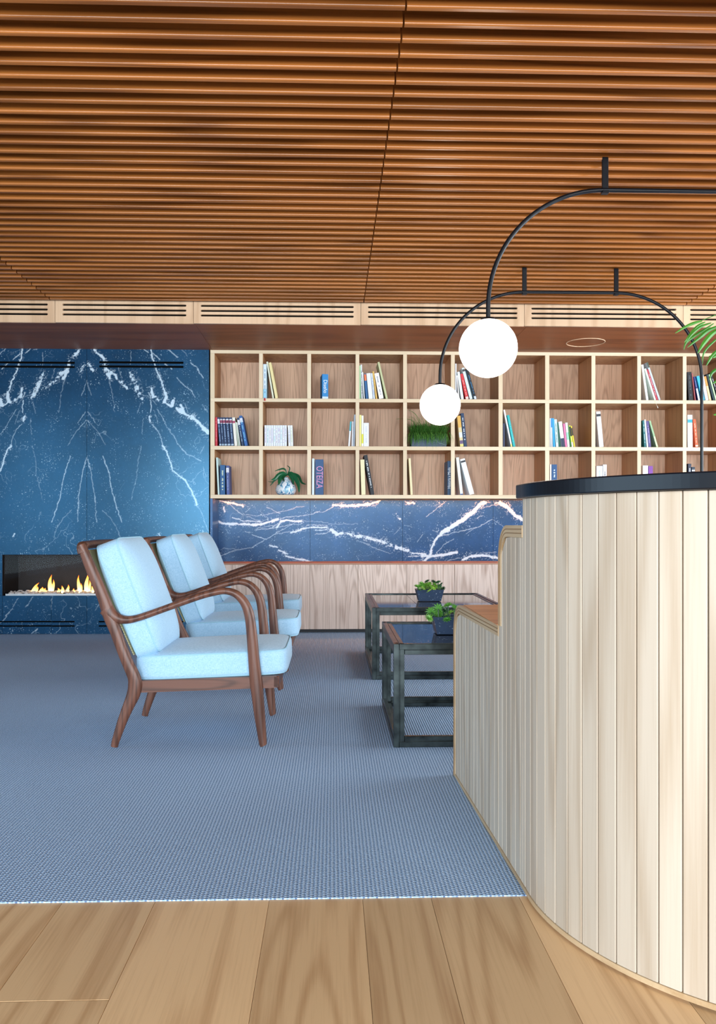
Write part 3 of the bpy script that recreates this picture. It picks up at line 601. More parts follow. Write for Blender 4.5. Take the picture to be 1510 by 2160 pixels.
book(0, 11, 1472.6, 4, 51, -10.5, (40, 44, 110), 'navy and white book', ((.0, .5, (226, 232, 240)),), dash=(120, 150, 200))
book(0, 11, 1480.8, 6, 53, -12.5, (54, 178, 214), 'cyan blue book behind the lamp stem')
book(0, 11, 1488.3, 6.2, 55, -11, (240, 238, 236), 'white book right of the lamp stem', dash=(190, 160, 200))
book(0, 11, 1496, 4.6, 52, -11.6, (236, 196, 150), 'cream and orange book', ((.6, 1, (226, 150, 70)),))
book(0, 11, 1504.2, 4, 56, -15, (20, 48, 58), 'dark teal book')
book(0, 11, 1509.4, 3, 56, -15.4, (190, 224, 170), 'thin light green book')
book(0, 11, 1514.6, 5, 60, -20, (16, 18, 22), 'black book at the frame edge', dash=(220, 220, 225))
# middle row
book(1, 1, 453.9, 4.5, 61, -.4, (200, 44, 62), 'thin red book at the far left end', dash=(230, 130, 140))
ws = [4.9, 4.2, 5.4, 6.0, 5.8]; xs_ = [462.4, 468.3, 473.5, 480.1, 487.4]
for k in range(5):
    bnds = ((.78, .94, (232, 232, 240)), (.02, .07, (180, 205, 225)), (.80, .90, (150, 60, 90)) if k else (.85, .86, (160, 160, 190)))
    book(1, 1, xs_[k], ws[k], 61, -4.6, (34, 62, 102), '', bnds, dash=(150, 180, 214), group='blue numbered volumes with white labels',
         label='blue volume with white label, %s of the five beside the red book' % ['first', 'second', 'third', 'fourth', 'last'][k])
book(1, 1, 494.6, 5.8, 61, -5.2, (238, 234, 222), 'cream volume with small red mark', ((.80, .88, (170, 60, 100)),))
book(1, 1, 501.8, 2, 51, -5.4, (206, 220, 200), 'thin greenish leaflet')
book(1, 1, 504.8, 2.2, 50, -6.6, (230, 236, 226), 'thin whitish leaflet')
book(1, 1, 509.6, 5, 60.5, -10.2, (26, 56, 92), 'dark blue leaning volume with white label', ((.74, .92, (230, 230, 236)),), dash=(160, 180, 200))
book(1, 1, 516, 6.4, 65, -12.4, (34, 96, 166), 'tallest blue leaning volume with white label', ((.78, .92, (220, 224, 236)),), dash=(120, 200, 226))
for k in range(10):
    book(1, 2, 557.8+k*4.72, 4.3, 44.5, 0, (232, 238, 244), '', dash=[(176, 150, 200), (140, 196, 200), (200, 170, 190)][k % 3], group='white magazines on the middle shelf', label='slim white magazine, %s from the left in the row on the middle shelf' % nth[k], setback=.015)
for k in range(2):
    book(1, 2, 608.3+k*5.2, 4.6, 44.5, -1.6-k*.1, (236, 240, 240), '', dash=[(170, 170, 205), (200, 210, 140)][k], label='slim white magazine leaning at the right end of the row, %s' % ['inner one', 'outermost with yellow edge'][k], group='white magazines on the middle shelf', setback=.015)
book(1, 3, 734.2, 3.5, 53, 4, (238, 240, 240), 'white book with teal top leaning right', ((.62, 1, (60, 176, 190)),))
book(1, 3, 741.4, 2.6, 53, 1.4, (240, 242, 246), 'plain white book leaning right')
book(1, 3, 744.8, 3, 67.6, 2, (196, 212, 228), 'tall pale blue book against the divider')
book(1, 4, 758, 4, 67, 0, (236, 232, 150), 'yellow book against the divider')
book(1, 4, 762.4, 4.2, 65.5, 0, (240, 240, 226), 'white book with yellow foot', ((.1, .4, (226, 224, 70)),))
book(1, 4, 767, 10.8, 50, 0, (240, 242, 248), 'fat white book with faint grey lettering', dash=(214, 218, 228))
book(1, 6, 970.6, 7.2, 66, -6.8, (222, 206, 160), 'yellow, white and purple striped book', ((.62, 1, (228, 178, 86)), (.3, .46, (226, 232, 236)), (.09, .2, (110, 90, 124)), (.0, .08, (226, 218, 130))))
book(1, 6, 978.4, 6.6, 71.5, -7, (30, 58, 92), 'dark blue book with white print', dash=(226, 232, 240))
book(1, 7, 1060.9, 4, 50, 0, (46, 56, 84), 'short dark blue book against the divider')
book(1, 7, 1077.4, 3.4, 79, -16.2, (232, 236, 238), 'tall white book leaning left', ((0, .08, (226, 216, 130)),))
book(1, 7, 1082.4, 5, 68, -13.6, (36, 178, 178), 'teal book leaning left', dash=(90, 210, 210))
book(1, 8, 1159.3, 2, 61, 0, (226, 234, 240), 'very thin white book')
book(1, 8, 1162.6, 2.9, 61, -1.4, (226, 232, 240), 'white book with blue top', ((.68, 1, (40, 140, 214)),))
book(1, 8, 1166.8, 4.2, 61, -2.6, (46, 160, 218), 'bright blue book')
book(1, 8, 1172, 6.2, 59, -4, (206, 228, 232), 'pale teal book with green print', dash=(46, 116, 106))
book(1, 8, 1179.2, 3, 52, -4.6, (24, 96, 78), 'dark green thin book')
book(1, 8, 1183.2, 8.6, 54.5, -6.8, (238, 240, 242), 'white book with navy foot', ((0, .34, (38, 50, 80)),))
book(1, 8, 1192.4, 4, 50, -5, (222, 120, 162), 'pink book')
book(1, 8, 1197, 4.8, 52, -5, (226, 240, 230), 'white and mint book', ((.3, .6, (150, 214, 180)),))
book(1, 8, 1202.4, 2.4, 46, -6, (60, 130, 50), 'thin green book')
book(1, 8, 1205.6, 3.9, 46, -6.5, (216, 222, 90), 'lime and white book with black print', ((.5, .95, (24, 26, 30)), (0, .22, (240, 240, 236))))
book(1, 8, 1210.2, 3.2, 45, -7.4, (232, 204, 50), 'yellow book with black top', ((.55, .9, (22, 24, 28)),))
book(1, 9, 1263.9, 9.2, 76, -7, (230, 238, 244), 'single tall white book leaning left', ((.86, .93, (40, 44, 52)),))
book(1, 10, 1358.8, 3.8, 57, -4, (30, 112, 116), 'teal and white patterned book', dash=(220, 236, 236))
book(1, 10, 1363.4, 4, 59, -5.6, (240, 242, 240), 'plain white book')
book(1, 10, 1368.2, 5.4, 56, -5.6, (88, 76, 130), 'purple patterned book', dash=(170, 160, 200))
book(1, 10, 1384.4, 4, 57, -16.4, (150, 184, 140), 'green book leaning far left', ((.0, .4, (200, 220, 170)),))
book(1, 11, 1450.6, 10.4, 69, -.8, (232, 242, 246), 'wide white book with blue stain', ((.76, .86, (40, 160, 178)),))
book(1, 11, 1466.8, 5.8, 60, -5.4, (226, 92, 48), 'orange book leaning left', ((.03, .08, (240, 220, 190)),), dash=(244, 190, 160))
# bottom row
book(2, 1, 459.4, 3.4, 79, -3.8, (196, 224, 220), 'tall thin pale green book leaning left')
book(2, 1, 464, 10.6, 63, 0, (32, 92, 144), 'thick blue book with white title', dash=(216, 228, 200))
book(2, 1, 477.8, 6, 62, -1.2, (72, 92, 150), 'slate blue book with white label', ((.76, .92, (236, 236, 240)),), dash=(150, 164, 206))
book(2, 3, 657.6, 5.0, 77, .5, (214, 230, 238), 'tall pale blue white book against the divider')
book(2, 3, 664.6, 17.4, 75, 0, (42, 84, 130), 'very thick dark blue book with pink lettering', text='OTEIZA', tcol=(226, 150, 190), tsize=.78, toff=.62)
book(2, 4, 762.2, 8.8, 75, -2.6, (236, 228, 184), 'plain cream book')
book(2, 4, 781.4, 8.4, 85, -15.4, (16, 26, 36), 'tall black book leaning left with white print', dash=(226, 232, 236))
book(2, 5, 866, 4.6, 78, -4.6, (234, 222, 176), 'thin cream book leaning left')
book(2, 5, 943.6, 7.4, 72, .3, (34, 74, 108), 'dark blue book with white title against the divider', text='Historia y Moda', tcol=(230, 236, 240), tsize=.8, toff=.62, up=True, yaw=-.0)
book(2, 6, 970.8, 6, 80, -9.2, (232, 240, 240), 'tall white book leaning left', ((0, .03, (60, 90, 150)),))
book(2, 6, 990.4, 10.4, 78, -21, (238, 242, 244), 'wide white book with teal side leaning left', ((.9, .95, (40, 44, 50)),))
book(2, 8, 1160, 3, 65, 0, (236, 238, 240), 'thin white book')
book(2, 8, 1163.6, 11.2, 65, 0, (34, 80, 128), 'thick dark blue book with white title', dash=(210, 225, 235))
book(2, 9, 1258, 13, 62, 0, (222, 230, 238), 'fat pale grey book', dash=(180, 192, 205))
book(2, 9, 1271.8, 7.8, 65, 0, (240, 240, 244), 'white book with black letters', dash=(60, 66, 84))
book(2, 10, 1355.8, 11, 63, 0, (238, 242, 246), 'wide plain white book')
book(2, 10, 1367.8, 9.2, 62, 0, (122, 60, 150), 'purple book')
book(2, 11, 1451.2, 6.8, 67, 0, (30, 40, 62), 'navy book with white marks', dash=(230, 234, 240))
book(2, 11, 1459, 6.6, 60, 0, (26, 44, 60), 'shorter dark blue book', ((.85, .9, (220, 226, 230)),))
# ================================================================ SHELF PLANTS
def blade(m, p, d, L, w_, droop, n=6, yw=0):
    p = Vector(p); d = Vector(d).normalized(); side = d.cross(Vector((0, 0, 1)));
    if side.length < 1e-3: side = Vector((1, 0, 0))
    side.normalize(); vs = []; q = p.copy(); v = d.copy()
    for k in range(n+1):
        t = k/n; ww = w_*(math.sin(PI*min(1, t*.85+.12))**.7)*(1 if t < .98 else .15); vs += [q-side*ww/2, q+Vector((0, 0, -ww*.12)), q+side*ww/2]
        v = (v+Vector((0, 0, -droop/n))).normalized(); q = q+v*L/n
    fs = []
    for k in range(n):
        a = 3*k; fs += [(a, a+1, a+4, a+3), (a+1, a+2, a+5, a+4)]
    m.add(vs, fs)
M['vase'] = None
def vasem():
    t = NT('blue_brushed_ceramic'); n = t.noise(t.coord((38, 38, 14)), 1, 4, .6, 1.2); c = t.ramp(n, [(.40, srgb(40, 96, 150)), (.47, srgb(150, 205, 226)), (.54, srgb(238, 242, 246))]); return t.set(c, .25)
M['vase'] = vasem()
vc = U(603, 1043, YS+.10); vz = base_z[2]; k_ = 1/sc(vc.x, vc.y)
pv = empty('potted_plant', (vc.x, vc.y, vz), 'dark green leafy plant in a round blue and white vase on the bottom shelf', 'plant')
m = MB(); R_ = 22*k_
m.lathe([(R_*.62, 0), (R_*.86, .012), (R_, .036), (R_*1.0, .056), (R_*.86, .085), (R_*.60, .112), (R_*.34, .135), (R_*.26, .147), (R_*.22, .147), (R_*.22, .12)], 36, vc.x, vc.y, vz+.0005); m.build('vase', M['vase'], pv, True)
def leafpath(m, pts, w_, tips=False):
    P = smooth_path(pts, 5); n = len(P)
    vs = []
    for i, p in enumerate(P):
        t_ = (P[min(i+1, n-1)]-P[max(i-1, 0)]).normalized(); sd = t_.cross(Vector((0, -1, .0))); sd = sd.normalized() if sd.length > 1e-3 else Vector((0, 0, 1))
        u = i/(n-1); ww = .8*w_*(math.sin(PI*min(1, u*.9+.08))**.9)+.0008
        vs += [p-sd*ww/2+Vector((0, ww*.25, 0)), p, p+sd*ww/2+Vector((0, ww*.25, 0))]
    fs = []
    for k in range(n-1): a = 3*k; fs += [(a, a+1, a+4, a+3), (a+1, a+2, a+5, a+4)]
    m.add(vs, fs)
def L3(pts, dy=0): return [Vector(U(560+x*.0662, 970+y*.0662, vc.y-.02-dy*i/len(pts))) for i, (x, y) in enumerate(pts)]
for pts, wd, dy in (([(680, 480), (560, 420), (420, 480), (300, 600), (180, 640)], .040, .08), ([(680, 480), (560, 500), (480, 560), (440, 680), (420, 800)], .042, .10), ([(680, 480), (640, 330), (560, 280), (430, 310), (290, 360)], .016, .04),
    ([(690, 470), (740, 380), (770, 280), (740, 220), (680, 180)], .012, .0), ([(700, 480), (800, 430), (950, 580), (1050, 800), (1070, 1040)], .046, .1), ([(700, 470), (850, 440), (1050, 520), (1150, 720), (1290, 780)], .026, .03),
    ([(680, 480), (500, 500), (330, 640), (220, 700), (80, 690)], .012, .06), ([(680, 480), (420, 560), (300, 640), (220, 740), (140, 830)], .016, .03), ([(690, 480), (600, 520), (560, 600), (600, 690)], .022, .12), ([(690, 480), (760, 470), (860, 640), (900, 800)], .03, .09)):
    m = MB(); leafpath(m, L3(pts, dy), wd); m.build('leaf', M['leaf'], pv, True)
# trailing grass in a stone trough
g0 = U(905, 941, YS+.07); gz = base_z[1]
gp = empty('potted_grass', (g0.x, YS+.10, gz), 'bushy trailing green grass spilling from a slate blue trough on the middle shelf', 'plant')
ga, gb = U(867, 900, YS+.04).x, U(942, 900, YS+.04).x
m = MB(); m.box(ga, gb, YS+.04, YS+.17, gz+.0005, gz+.115, .003); m.build('trough', M['marble_p'], gp)
m = MB(); rr = random.Random(3)
for k in range(1500):
    x = rr.uniform(ga-.005, gb+.005) if rr.random() < .5 else rr.triangular(ga-.005, gb+.005, ga+.09); y = rr.uniform(YS+.03, YS+.15); az = rr.uniform(0, 2*PI)
    f_ = rr.random()
    d_ = Vector((math.cos(az)*.7+(x-(ga+gb)/2)*2.0, -abs(math.sin(az))*.8-.15 if y < YS+.1 else math.sin(az)*.5, rr.uniform(1.0, 2.4)))
    if f_ < .30: L_ = rr.uniform(.06, .20); dr = rr.uniform(3.0, 4.2); d_.y = -abs(d_.y)-.3; y = rr.uniform(YS+.035, YS+.07)
    elif f_ < .36: L_ = rr.uniform(.12, .17); dr = .9; d_.y *= .4
    else: L_ = rr.uniform(.07, .125); dr = rr.uniform(.5, 1.6)
    x_end = x+d_.normalized().x*L_*.6
    if x_end < ga-.022 or x_end > gb+.022: d_.x *= -.3
    if d_.y > 0 and y > YS+.12: d_.y = -d_.y
    blade(m, (x, y, gz+.112), d_, L_, .0026, dr, 5)
for (x, y), (x2, y2) in (((888, 890), (862, 865)), ((880, 893), (836, 884)), ((880, 892), (862, 880)), ((885, 892), (868, 868)), ((875, 895), (860, 885))):
    a_ = U(x, y, YS+.06); b_ = U(x2, y2, YS-.01 if x2 < 850 else YS+.05); mid = (a_+b_)/2+Vector((0, 0, .02)); m.tube(smooth_path([a_, mid, b_], 4), .0012, 4)
o = m.build('foliage', M['grass'], gp); tag(o, kind='stuff')
# ================================================================ ARMCHAIRS
YN, WCH = 3.284, .53
cx0 = U(425, 1400, YN).x; cyc = YN+WCH/2
def cl(px, py, dy=0):                       # chair-local point: x forward, z up
    p = U(px, py, YN); return Vector((p.x-cx0, dy, p.z))
def K(pts): return [(150+x*.3311, 1120+y*.3311) for x, y in pts]
def path(pts, dy, k=5): return smooth_path([cl(x, y, dy) for x, y in K(pts)], k)
def rads(vals, n, dep):                      # widths in crop px -> radii along the smoothed path
    out = []; m_ = len(vals)-1
    for i in range(n):
        u = i/(n-1)*m_; j = min(int(u), m_-1); t = u-j; v = vals[j]*(1-t)+vals[j+1]*t
        d_ = dep[0]*(1-u/m_)+dep[1]*u/m_; out.append((v*.3311/532/2, d_/2))
    return out
def cushion(w_, d_, h_, crown, p=5, n=18):   # puffy rounded block, centred
    bm = bmesh.new(); bmesh.ops.create_cube(bm, size=2); bmesh.ops.subdivide_edges(bm, edges=bm.edges[:], cuts=n, use_grid_fill=True)
    for v in bm.verts:
        x, y, z = v.co; r = (abs(x)**p+abs(y)**p+abs(z)**p)**(1/p); x, y, z = x/r, y/r, z/r
        k = (1-min(1, abs(x))**4)*(1-min(1, abs(y))**4); z *= 1+crown*k
        v.co = (x*w_/2, y*d_/2, z*h_/2)
    m = MB(); m.frombm(bm); return m
def seam(w_, d_, h_, zz, p, n=56):
    A_ = (1-abs(zz)**p)**(1/p); sg = lambda v: (1 if v > 0 else -1)*abs(v)**(2/p)
    return [Vector((w_/2*A_*sg(math.cos(2*PI*(k+.5)/n)), d_/2*A_*sg(math.sin(2*PI*(k+.5)/n)), h_/2*zz)) for k in range(n)]
def rrect(w_, d_, r, z, n=5):
    pts = []
    for sx, sy, a0 in ((1, 1, 0), (-1, 1, 90), (-1, -1, 180), (1, -1, 270)):
        for k in range(n+1):
            a = math.radians(a0+90*k/n); pts.append(Vector((sx*(w_/2-r)+r*math.cos(a), sy*(d_/2-r)+r*math.sin(a), z)))
    return pts
def xform(m, mat): m.v = [tuple(mat @ Vector(v)) for v in m.v]; return m
def make_chair():
    root = empty('armchair', (0, 0, 0))
    H = WCH/2
    post = [(62, 95), (88, 150), (112, 210), (150, 300), (205, 430), (242, 540), (285, 650), (325, 760), (362, 850), (398, 930), (408, 985), (396, 1050), (362, 1130), (322, 1230), (276, 1368)]
    pw = [54, 62, 68, 74, 76, 84, 74, 72, 74, 82, 90, 84, 70, 60, 46]
    arm = [(222, 500), (262, 545), (330, 571), (420, 562), (600, 500), (800, 428), (900, 400), (980, 388), (1050, 408), (1105, 465), (1136, 550), (1152, 680), (1166, 850), (1182, 1000), (1203, 1200), (1226, 1390)]
    aw = [96, 84, 54, 44, 42, 44, 44, 44, 50, 58, 64, 68, 74, 82, 68, 46]
    for s in (-1, 1):
        P = path(post, s*H); P[-1].z = .008
        m = MB(); m.tube(P, rads(pw, len(P), (.030, .030)), 14); m.build('back_leg', M['walnut'], root, True)
        P = path(arm, s*H); P[-1].z = .008
        m = MB(); m.tube(P, rads(aw, len(P), (.030, .036)), 14); m.build('armrest', M['walnut'], root, True)
    # rails
    a = cl(*K([(440, 1000)])[0]); b = cl(*K([(1305, 968)])[0]); hh = .0235
    for s in (-1, 1):
        m = MB(); y = s*(H-.012)
        m.prism([(a.x-.02, a.z-hh), (b.x, b.z-hh), (b.x+.008, b.z-hh+.01), (b.x+.008, b.z+hh-.008), (b.x, b.z+hh), (a.x-.02, a.z+hh)], y-.011, y+.011, lambda x, z, y: (x, y, z)); m.build('side_rail', M['walnut_x'], root)
    m = MB(); m.box(b.x-.012, b.x+.012, -H+.001, H-.001, b.z-hh, b.z+hh, .004); m.build('front_rail', M['walnut_x'], root)
    m = MB(); m.box(a.x-.02, a.x+.004, -H+.02, H-.02, a.z-hh, a.z+hh, .004); m.build('rear_rail', M['walnut_x'], root)
    m = MB()
    for k in range(7): x = a.x+.06+k*(b.x-a.x-.1)/6; z = a.z+(b.z-a.z)*(x-a.x)/(b.x-a.x); m.box(x-.02, x+.02, -H+.02, H-.02, z+.008, z+.018)
    m.build('seat_slats', M['walnut_x'], root)
    # top rail with rounded corners
    t0 = cl(*K([(66, 100)])[0]); r = .045
    pts = [t0+Vector((.006, -H, -.03)), t0+Vector((.002, -H+.004, -.012)), t0+Vector((-.002, -H+.018, -.002)), t0+Vector((-.003, -H+r, .0))]
    pts = pts+[t0+Vector((-.006, 0, .002))]+[Vector((p.x, -p.y, p.z)) for p in pts[::-1]]
    P = smooth_path(pts, 5); m = MB(); m.tube(P, [(.017, .021)]*len(P), 12, up=(1, 0, 0)); m.build('top_rail', M['walnut'], root, True)
    # cane back
    lo_ = cl(*K([(392, 800)])[0]); hi = cl(*K([(96, 130)])[0]); dv = (hi-lo_); nrm = Vector((-dv.z, 0, dv.x)).normalized()*-.004
    m = MB(); m.add([lo_+Vector((0, -H+.01, 0)), lo_+Vector((0, H-.01, 0)), hi+Vector((0, H-.01, 0)), hi+Vector((0, -H+.01, 0))]+[lo_+nrm+Vector((0, -H+.01, 0)), lo_+nrm+Vector((0, H-.01, 0)), hi+nrm+Vector((0, H-.01, 0)), hi+nrm+Vector((0, -H+.01, 0))],
        [(0, 1, 2, 3), (7, 6, 5, 4), (0, 4, 5, 1), (1, 5, 6, 2), (2, 6, 7, 3), (3, 7, 4, 0)]); m.build('cane_back', M['cane'], root)
    # seat cushion
    f_ = cl(*K([(1365, 790)])[0]); bk = cl(*K([(395, 880)])[0]); Ls = (f_-bk).length; ang = -math.atan2(f_.z-bk.z, f_.x-bk.x)
    hs = .106; dc = WCH-.035
    mat = Matrix.Translation(Vector(((f_.x+bk.x)/2, 0, (a.z+b.z)/2+hh+hs/2-.005)))@Matrix.Rotation(ang*.45, 4, 'Y')
    sc_ = xform(cushion(Ls+.01, dc, hs, .22, 9), mat).build('seat_cushion', M['fabric'], root, True)
    for z in (-.86, .86):
        m = MB(); m.tube(seam(Ls+.016, dc+.006, hs, z, 9), .0028, 6, up=(0, 0, 1), closed=True); xform(m, mat).build('piping', M['piping'], sc_, True)
    # back cushion
    t_ = cl(*K([(190, 84)])[0]); q_ = cl(*K([(462, 806)])[0]); axis = t_-q_; Lb = axis.length+.012; an = math.atan2(axis.x, axis.z)
    ctr = (t_+q_)/2+Vector((.012, 0, .0))
    mat = Matrix.Translation(Vector((ctr.x, 0, ctr.z)))@Matrix.Rotation(an, 4, 'Y')@Matrix.Rotation(PI/2, 4, 'Y')
    wb = WCH-.035
    bc_ = xform(cushion(Lb, wb, .098, .75, 11), mat).build('back_cushion', M['fabric'], root, True)
    for z in (-.84, .84):
        m = MB(); m.tube(seam(Lb+.005, wb+.005, .098, z, 11), .0026, 6, up=(0, 0, 1), closed=True); xform(m, mat).build('piping', M['piping'], bc_, True)
    return root
ch = make_chair()
for i, (px_, Yc, lab) in enumerate(((0, cyc, 'walnut armchair with sky blue cushions nearest the camera, front of the row of three'),
        (0, 4.40+WCH/2, 'walnut armchair with sky blue cushions in the middle of the row of three'),
        (-.035, 5.50+WCH/2, 'walnut armchair with sky blue cushions farthest back, nearest the oak cabinet'))):
    o = ch if i == 0 else copy_tree(ch)
    o.location = (cx0+px_, Yc, .004); tag(o, lab, 'armchair', 'armchairs in a row on the carpet')
# ================================================================ COFFEE TABLES
def bar(m, ax, p, L, s1, s2):
    """stepped steel profile along axis ax (0,1,2) from p; s1,s2 = directions the inner band steps to"""
    pass
def table(X0, X1, Y0_, Y1_, H, lab):
    t = empty('coffee_table', ((X0+X1)/2, (Y0_+Y1_)/2, .004), lab, 'table', 'steel and marble coffee tables')
    o_, i_ = .022, .043; g_ = .0025; Z0 = .0045
    def member(name, lo_, hi_, ax, sx, sy):
        # outer corner bar + two recessed inner bands, running along ax
        m = MB(); oth = [k for k in range(3) if k != ax]
        def bx(a0, a1, b0, b1, ins=0):
            mn = [0]*3; mx = [0]*3; mn[ax], mx[ax] = lo_[ax]+ins, hi_[ax]-ins
            for k, s, c0, c1 in ((oth[0], sx, a0, a1), (oth[1], sy, b0, b1)):
                base = lo_[k]; u, v = (base+s*c0, base+s*c1); mn[k], mx[k] = min(u, v), max(u, v)
            m.box(mn[0], mx[0], mn[1], mx[1], mn[2], mx[2], .0012)
        I_ = 0 if ax == 2 else i_-o_+.0005
        bx(0, o_, 0, o_); bx(.003, o_-.002, o_+g_, i_, I_); bx(o_+g_, i_, .003, o_-.002, I_); bx(.0065, o_+.004, .0065, o_+.004, I_)
        m.build(name, M['steel'], t)
    for x, sx in ((X0, 1), (X1, -1)):
        for y, sy in ((Y0_, 1), (Y1_, -1)): member('leg', (x, y, Z0), (x, y, H), 2, sx, sy)
    for z, sz, nm in ((H, -1, 'top_rail'), (Z0, 1, 'bottom_rail')):
        for y, sy in ((Y0_, 1), (Y1_, -1)): member(nm, (X0+o_+.0005, y, z), (X1-o_-.0005, y, z), 0, sy, sz)
        for x, sx in ((X0, 1), (X1, -1)): member(nm, (x, Y0_+o_+.0005, z), (x, Y1_-o_-.0005, z), 1, sx, sz)
    xa, xb_ = X0+o_+.001, X1-o_-.001; n = 2
    xm = X0+.36*(X1-X0)
    for a, b in ((xa, xm), (xm, xb_)):
        m = MB(); m.box(a+.0008, b-.0008, Y0_+o_+.001, Y1_-o_-.001, H-.021, H-.006, .001); m.build('marble_tile', M['marble_t'], t)
    return H-.006
tf = U(832, 1580, 3.263); 
zt1 = table(.243, 1.02, 3.263, 4.03, .412, 'low steel framed coffee table with black marble top, nearer one beside the desk')
zt2 = table(.228, 1.005, 4.70, 5.71, .412, 'low steel framed coffee table with black marble top, farther one nearest the cabinet')
# ---- succulent planters
def rosette(R, nl, m_):
    m = MB()
    for ring, (k, el, ln) in enumerate(((nl, .25, 1), (nl-1, .65, .85), (nl-3, 1.05, .6))):
        for j in range(k):
            a = 2*PI*j/k+ring*.4; d = Vector((math.cos(a)*math.cos(el), math.sin(a)*math.cos(el), math.sin(el))); s = Vector((-math.sin(a), math.cos(a), 0)); u = d.cross(s)
            L = R*ln; w_ = R*.13; p0 = Vector((0, 0, 0))
            m.add([p0-s*w_*.5, p0+s*w_*.5, p0+d*L*.62+s*w_, p0+d*L*.62-s*w_, p0+d*L+u*-R*.12, p0+d*L*.6-u*w_*.7], [(0, 1, 2, 3), (3, 2, 4), (0, 3, 5), (1, 5, 2), (3, 4, 5), (2, 5, 4), (0, 5, 1)])
    return m.mesh('rosette', m_)
def planter(px0, px1, pyb, Yf, ztop, hpx, lab, ros, seed):
    s = sc(U(px0, pyb, Yf).x, Yf); xa, xb_ = U(px0, pyb, Yf).x, U(px1, pyb, Yf).x; h = hpx/s; dpt = .12; z0 = ztop+.0006
    pl = empty('succulent_planter', ((xa+xb_)/2, Yf+dpt/2, z0), lab, 'plant', 'succulents on the coffee tables')
    fl_ = .007; m = MB()
    A_ = [(xa+.01, Yf+.006), (xb_-.01, Yf+.006), (xb_-.01, Yf+dpt-.006), (xa+.01, Yf+dpt-.006)]; B_ = [(xa-fl_, Yf-.004), (xb_+fl_, Yf-.004), (xb_+fl_, Yf+dpt+.004), (xa-fl_, Yf+dpt+.004)]
    C_ = [(xa+.004, Yf+.008), (xb_-.004, Yf+.008), (xb_-.004, Yf+dpt-.008), (xa+.004, Yf+dpt-.008)]
    v = [(x, y, z0+.003) for x, y in A_]+[(x, y, z0+h) for x, y in B_]+[(x, y, z0+h) for x, y in C_]+[(x, y, z0+h-.02) for x, y in C_]
    f = [(3, 2, 1, 0)]
    for b_ in (0, 4, 8):
        for k in range(4): f.append((b_+k, b_+(k+1) % 4, b_+4+(k+1) % 4, b_+4+k))
    f.append((12, 13, 14, 15)); m.add(v, f); m.build('pot', M['marble_p'], pl)
    m = MB(); m.box(xa+.004, xb_-.004, Yf+.008, Yf+dpt-.008, z0+h-.03, z0+h-.012); m.build('soil', pcol(srgb(40, 30, 22), .9), pl)
    rr = random.Random(seed)
    for px, py, rp, mk in ros:
        yy = Yf+(-.018 if py > pyb-hpx else rr.uniform(.01, .07)); c = U(px, py, yy)
        o = link('rosette', rosette(rp/s, rr.choice((9, 10, 11)), M[mk]), pl, c); o.rotation_euler = (rr.uniform(.3, 1.0), rr.uniform(-.5, .5)+(px-(px0+px1)/2)*.012, rr.uniform(0, 6))
        if c.z > z0+h: q = MB(); q.tube([c, Vector((min(max(c.x, xa+.02), xb_-.02), Yf+.03 if yy < Yf+.03 else yy, z0+h-.014))], .003, 5); q.build('stem', M['succ3'], pl)
rs = [(898, 1236, 12, 'succ2'), (910, 1240, 12, 'succ2'), (919, 1241, 11, 'succ2'), (889, 1238, 11, 'succ'), (880, 1238, 9, 'succ'), (889, 1232, 9, 'succ'), (897, 1240, 9, 'succ2'), (905, 1234, 10, 'succ2'), (913, 1242, 9, 'succ2'), (906, 1247, 8, 'succ2'), (917, 1235, 9, 'succ2'), (925, 1238, 9, 'succ'), (931, 1234, 8, 'succ3'), (914, 1228, 8, 'succ3'), (901, 1227, 8, 'succ3'), (891, 1242, 8, 'succ2'), (924, 1229, 8, 'succ3'), (935, 1242, 7, 'succ3'), (884, 1244, 6, 'succ'), (908, 1238, 8, 'succ2')]
planter(881, 934, 1268.5, 5.12, zt2, 25, 'tufted bright green succulents in a small dark marble pot on the farther coffee table', rs, 5)
rs = [(909, 1291, 14, 'succ'), (924, 1284, 14, 'succ'), (904, 1305, 12, 'succ'), (926, 1297, 13, 'succ'), (945, 1278, 13, 'succ'), (948, 1295, 15, 'succ2'), (958, 1283, 13, 'succ'), (943, 1308, 11, 'succ'), (936, 1288, 11, 'succ3'), (915, 1298, 12, 'succ'), (962, 1298, 12, 'succ2'), (970, 1288, 11, 'succ')]
planter(917, 986, 1338, 3.56, zt1, 38, 'larger spiky green succulents in a dark marble pot on the nearer coffee table', rs, 9)
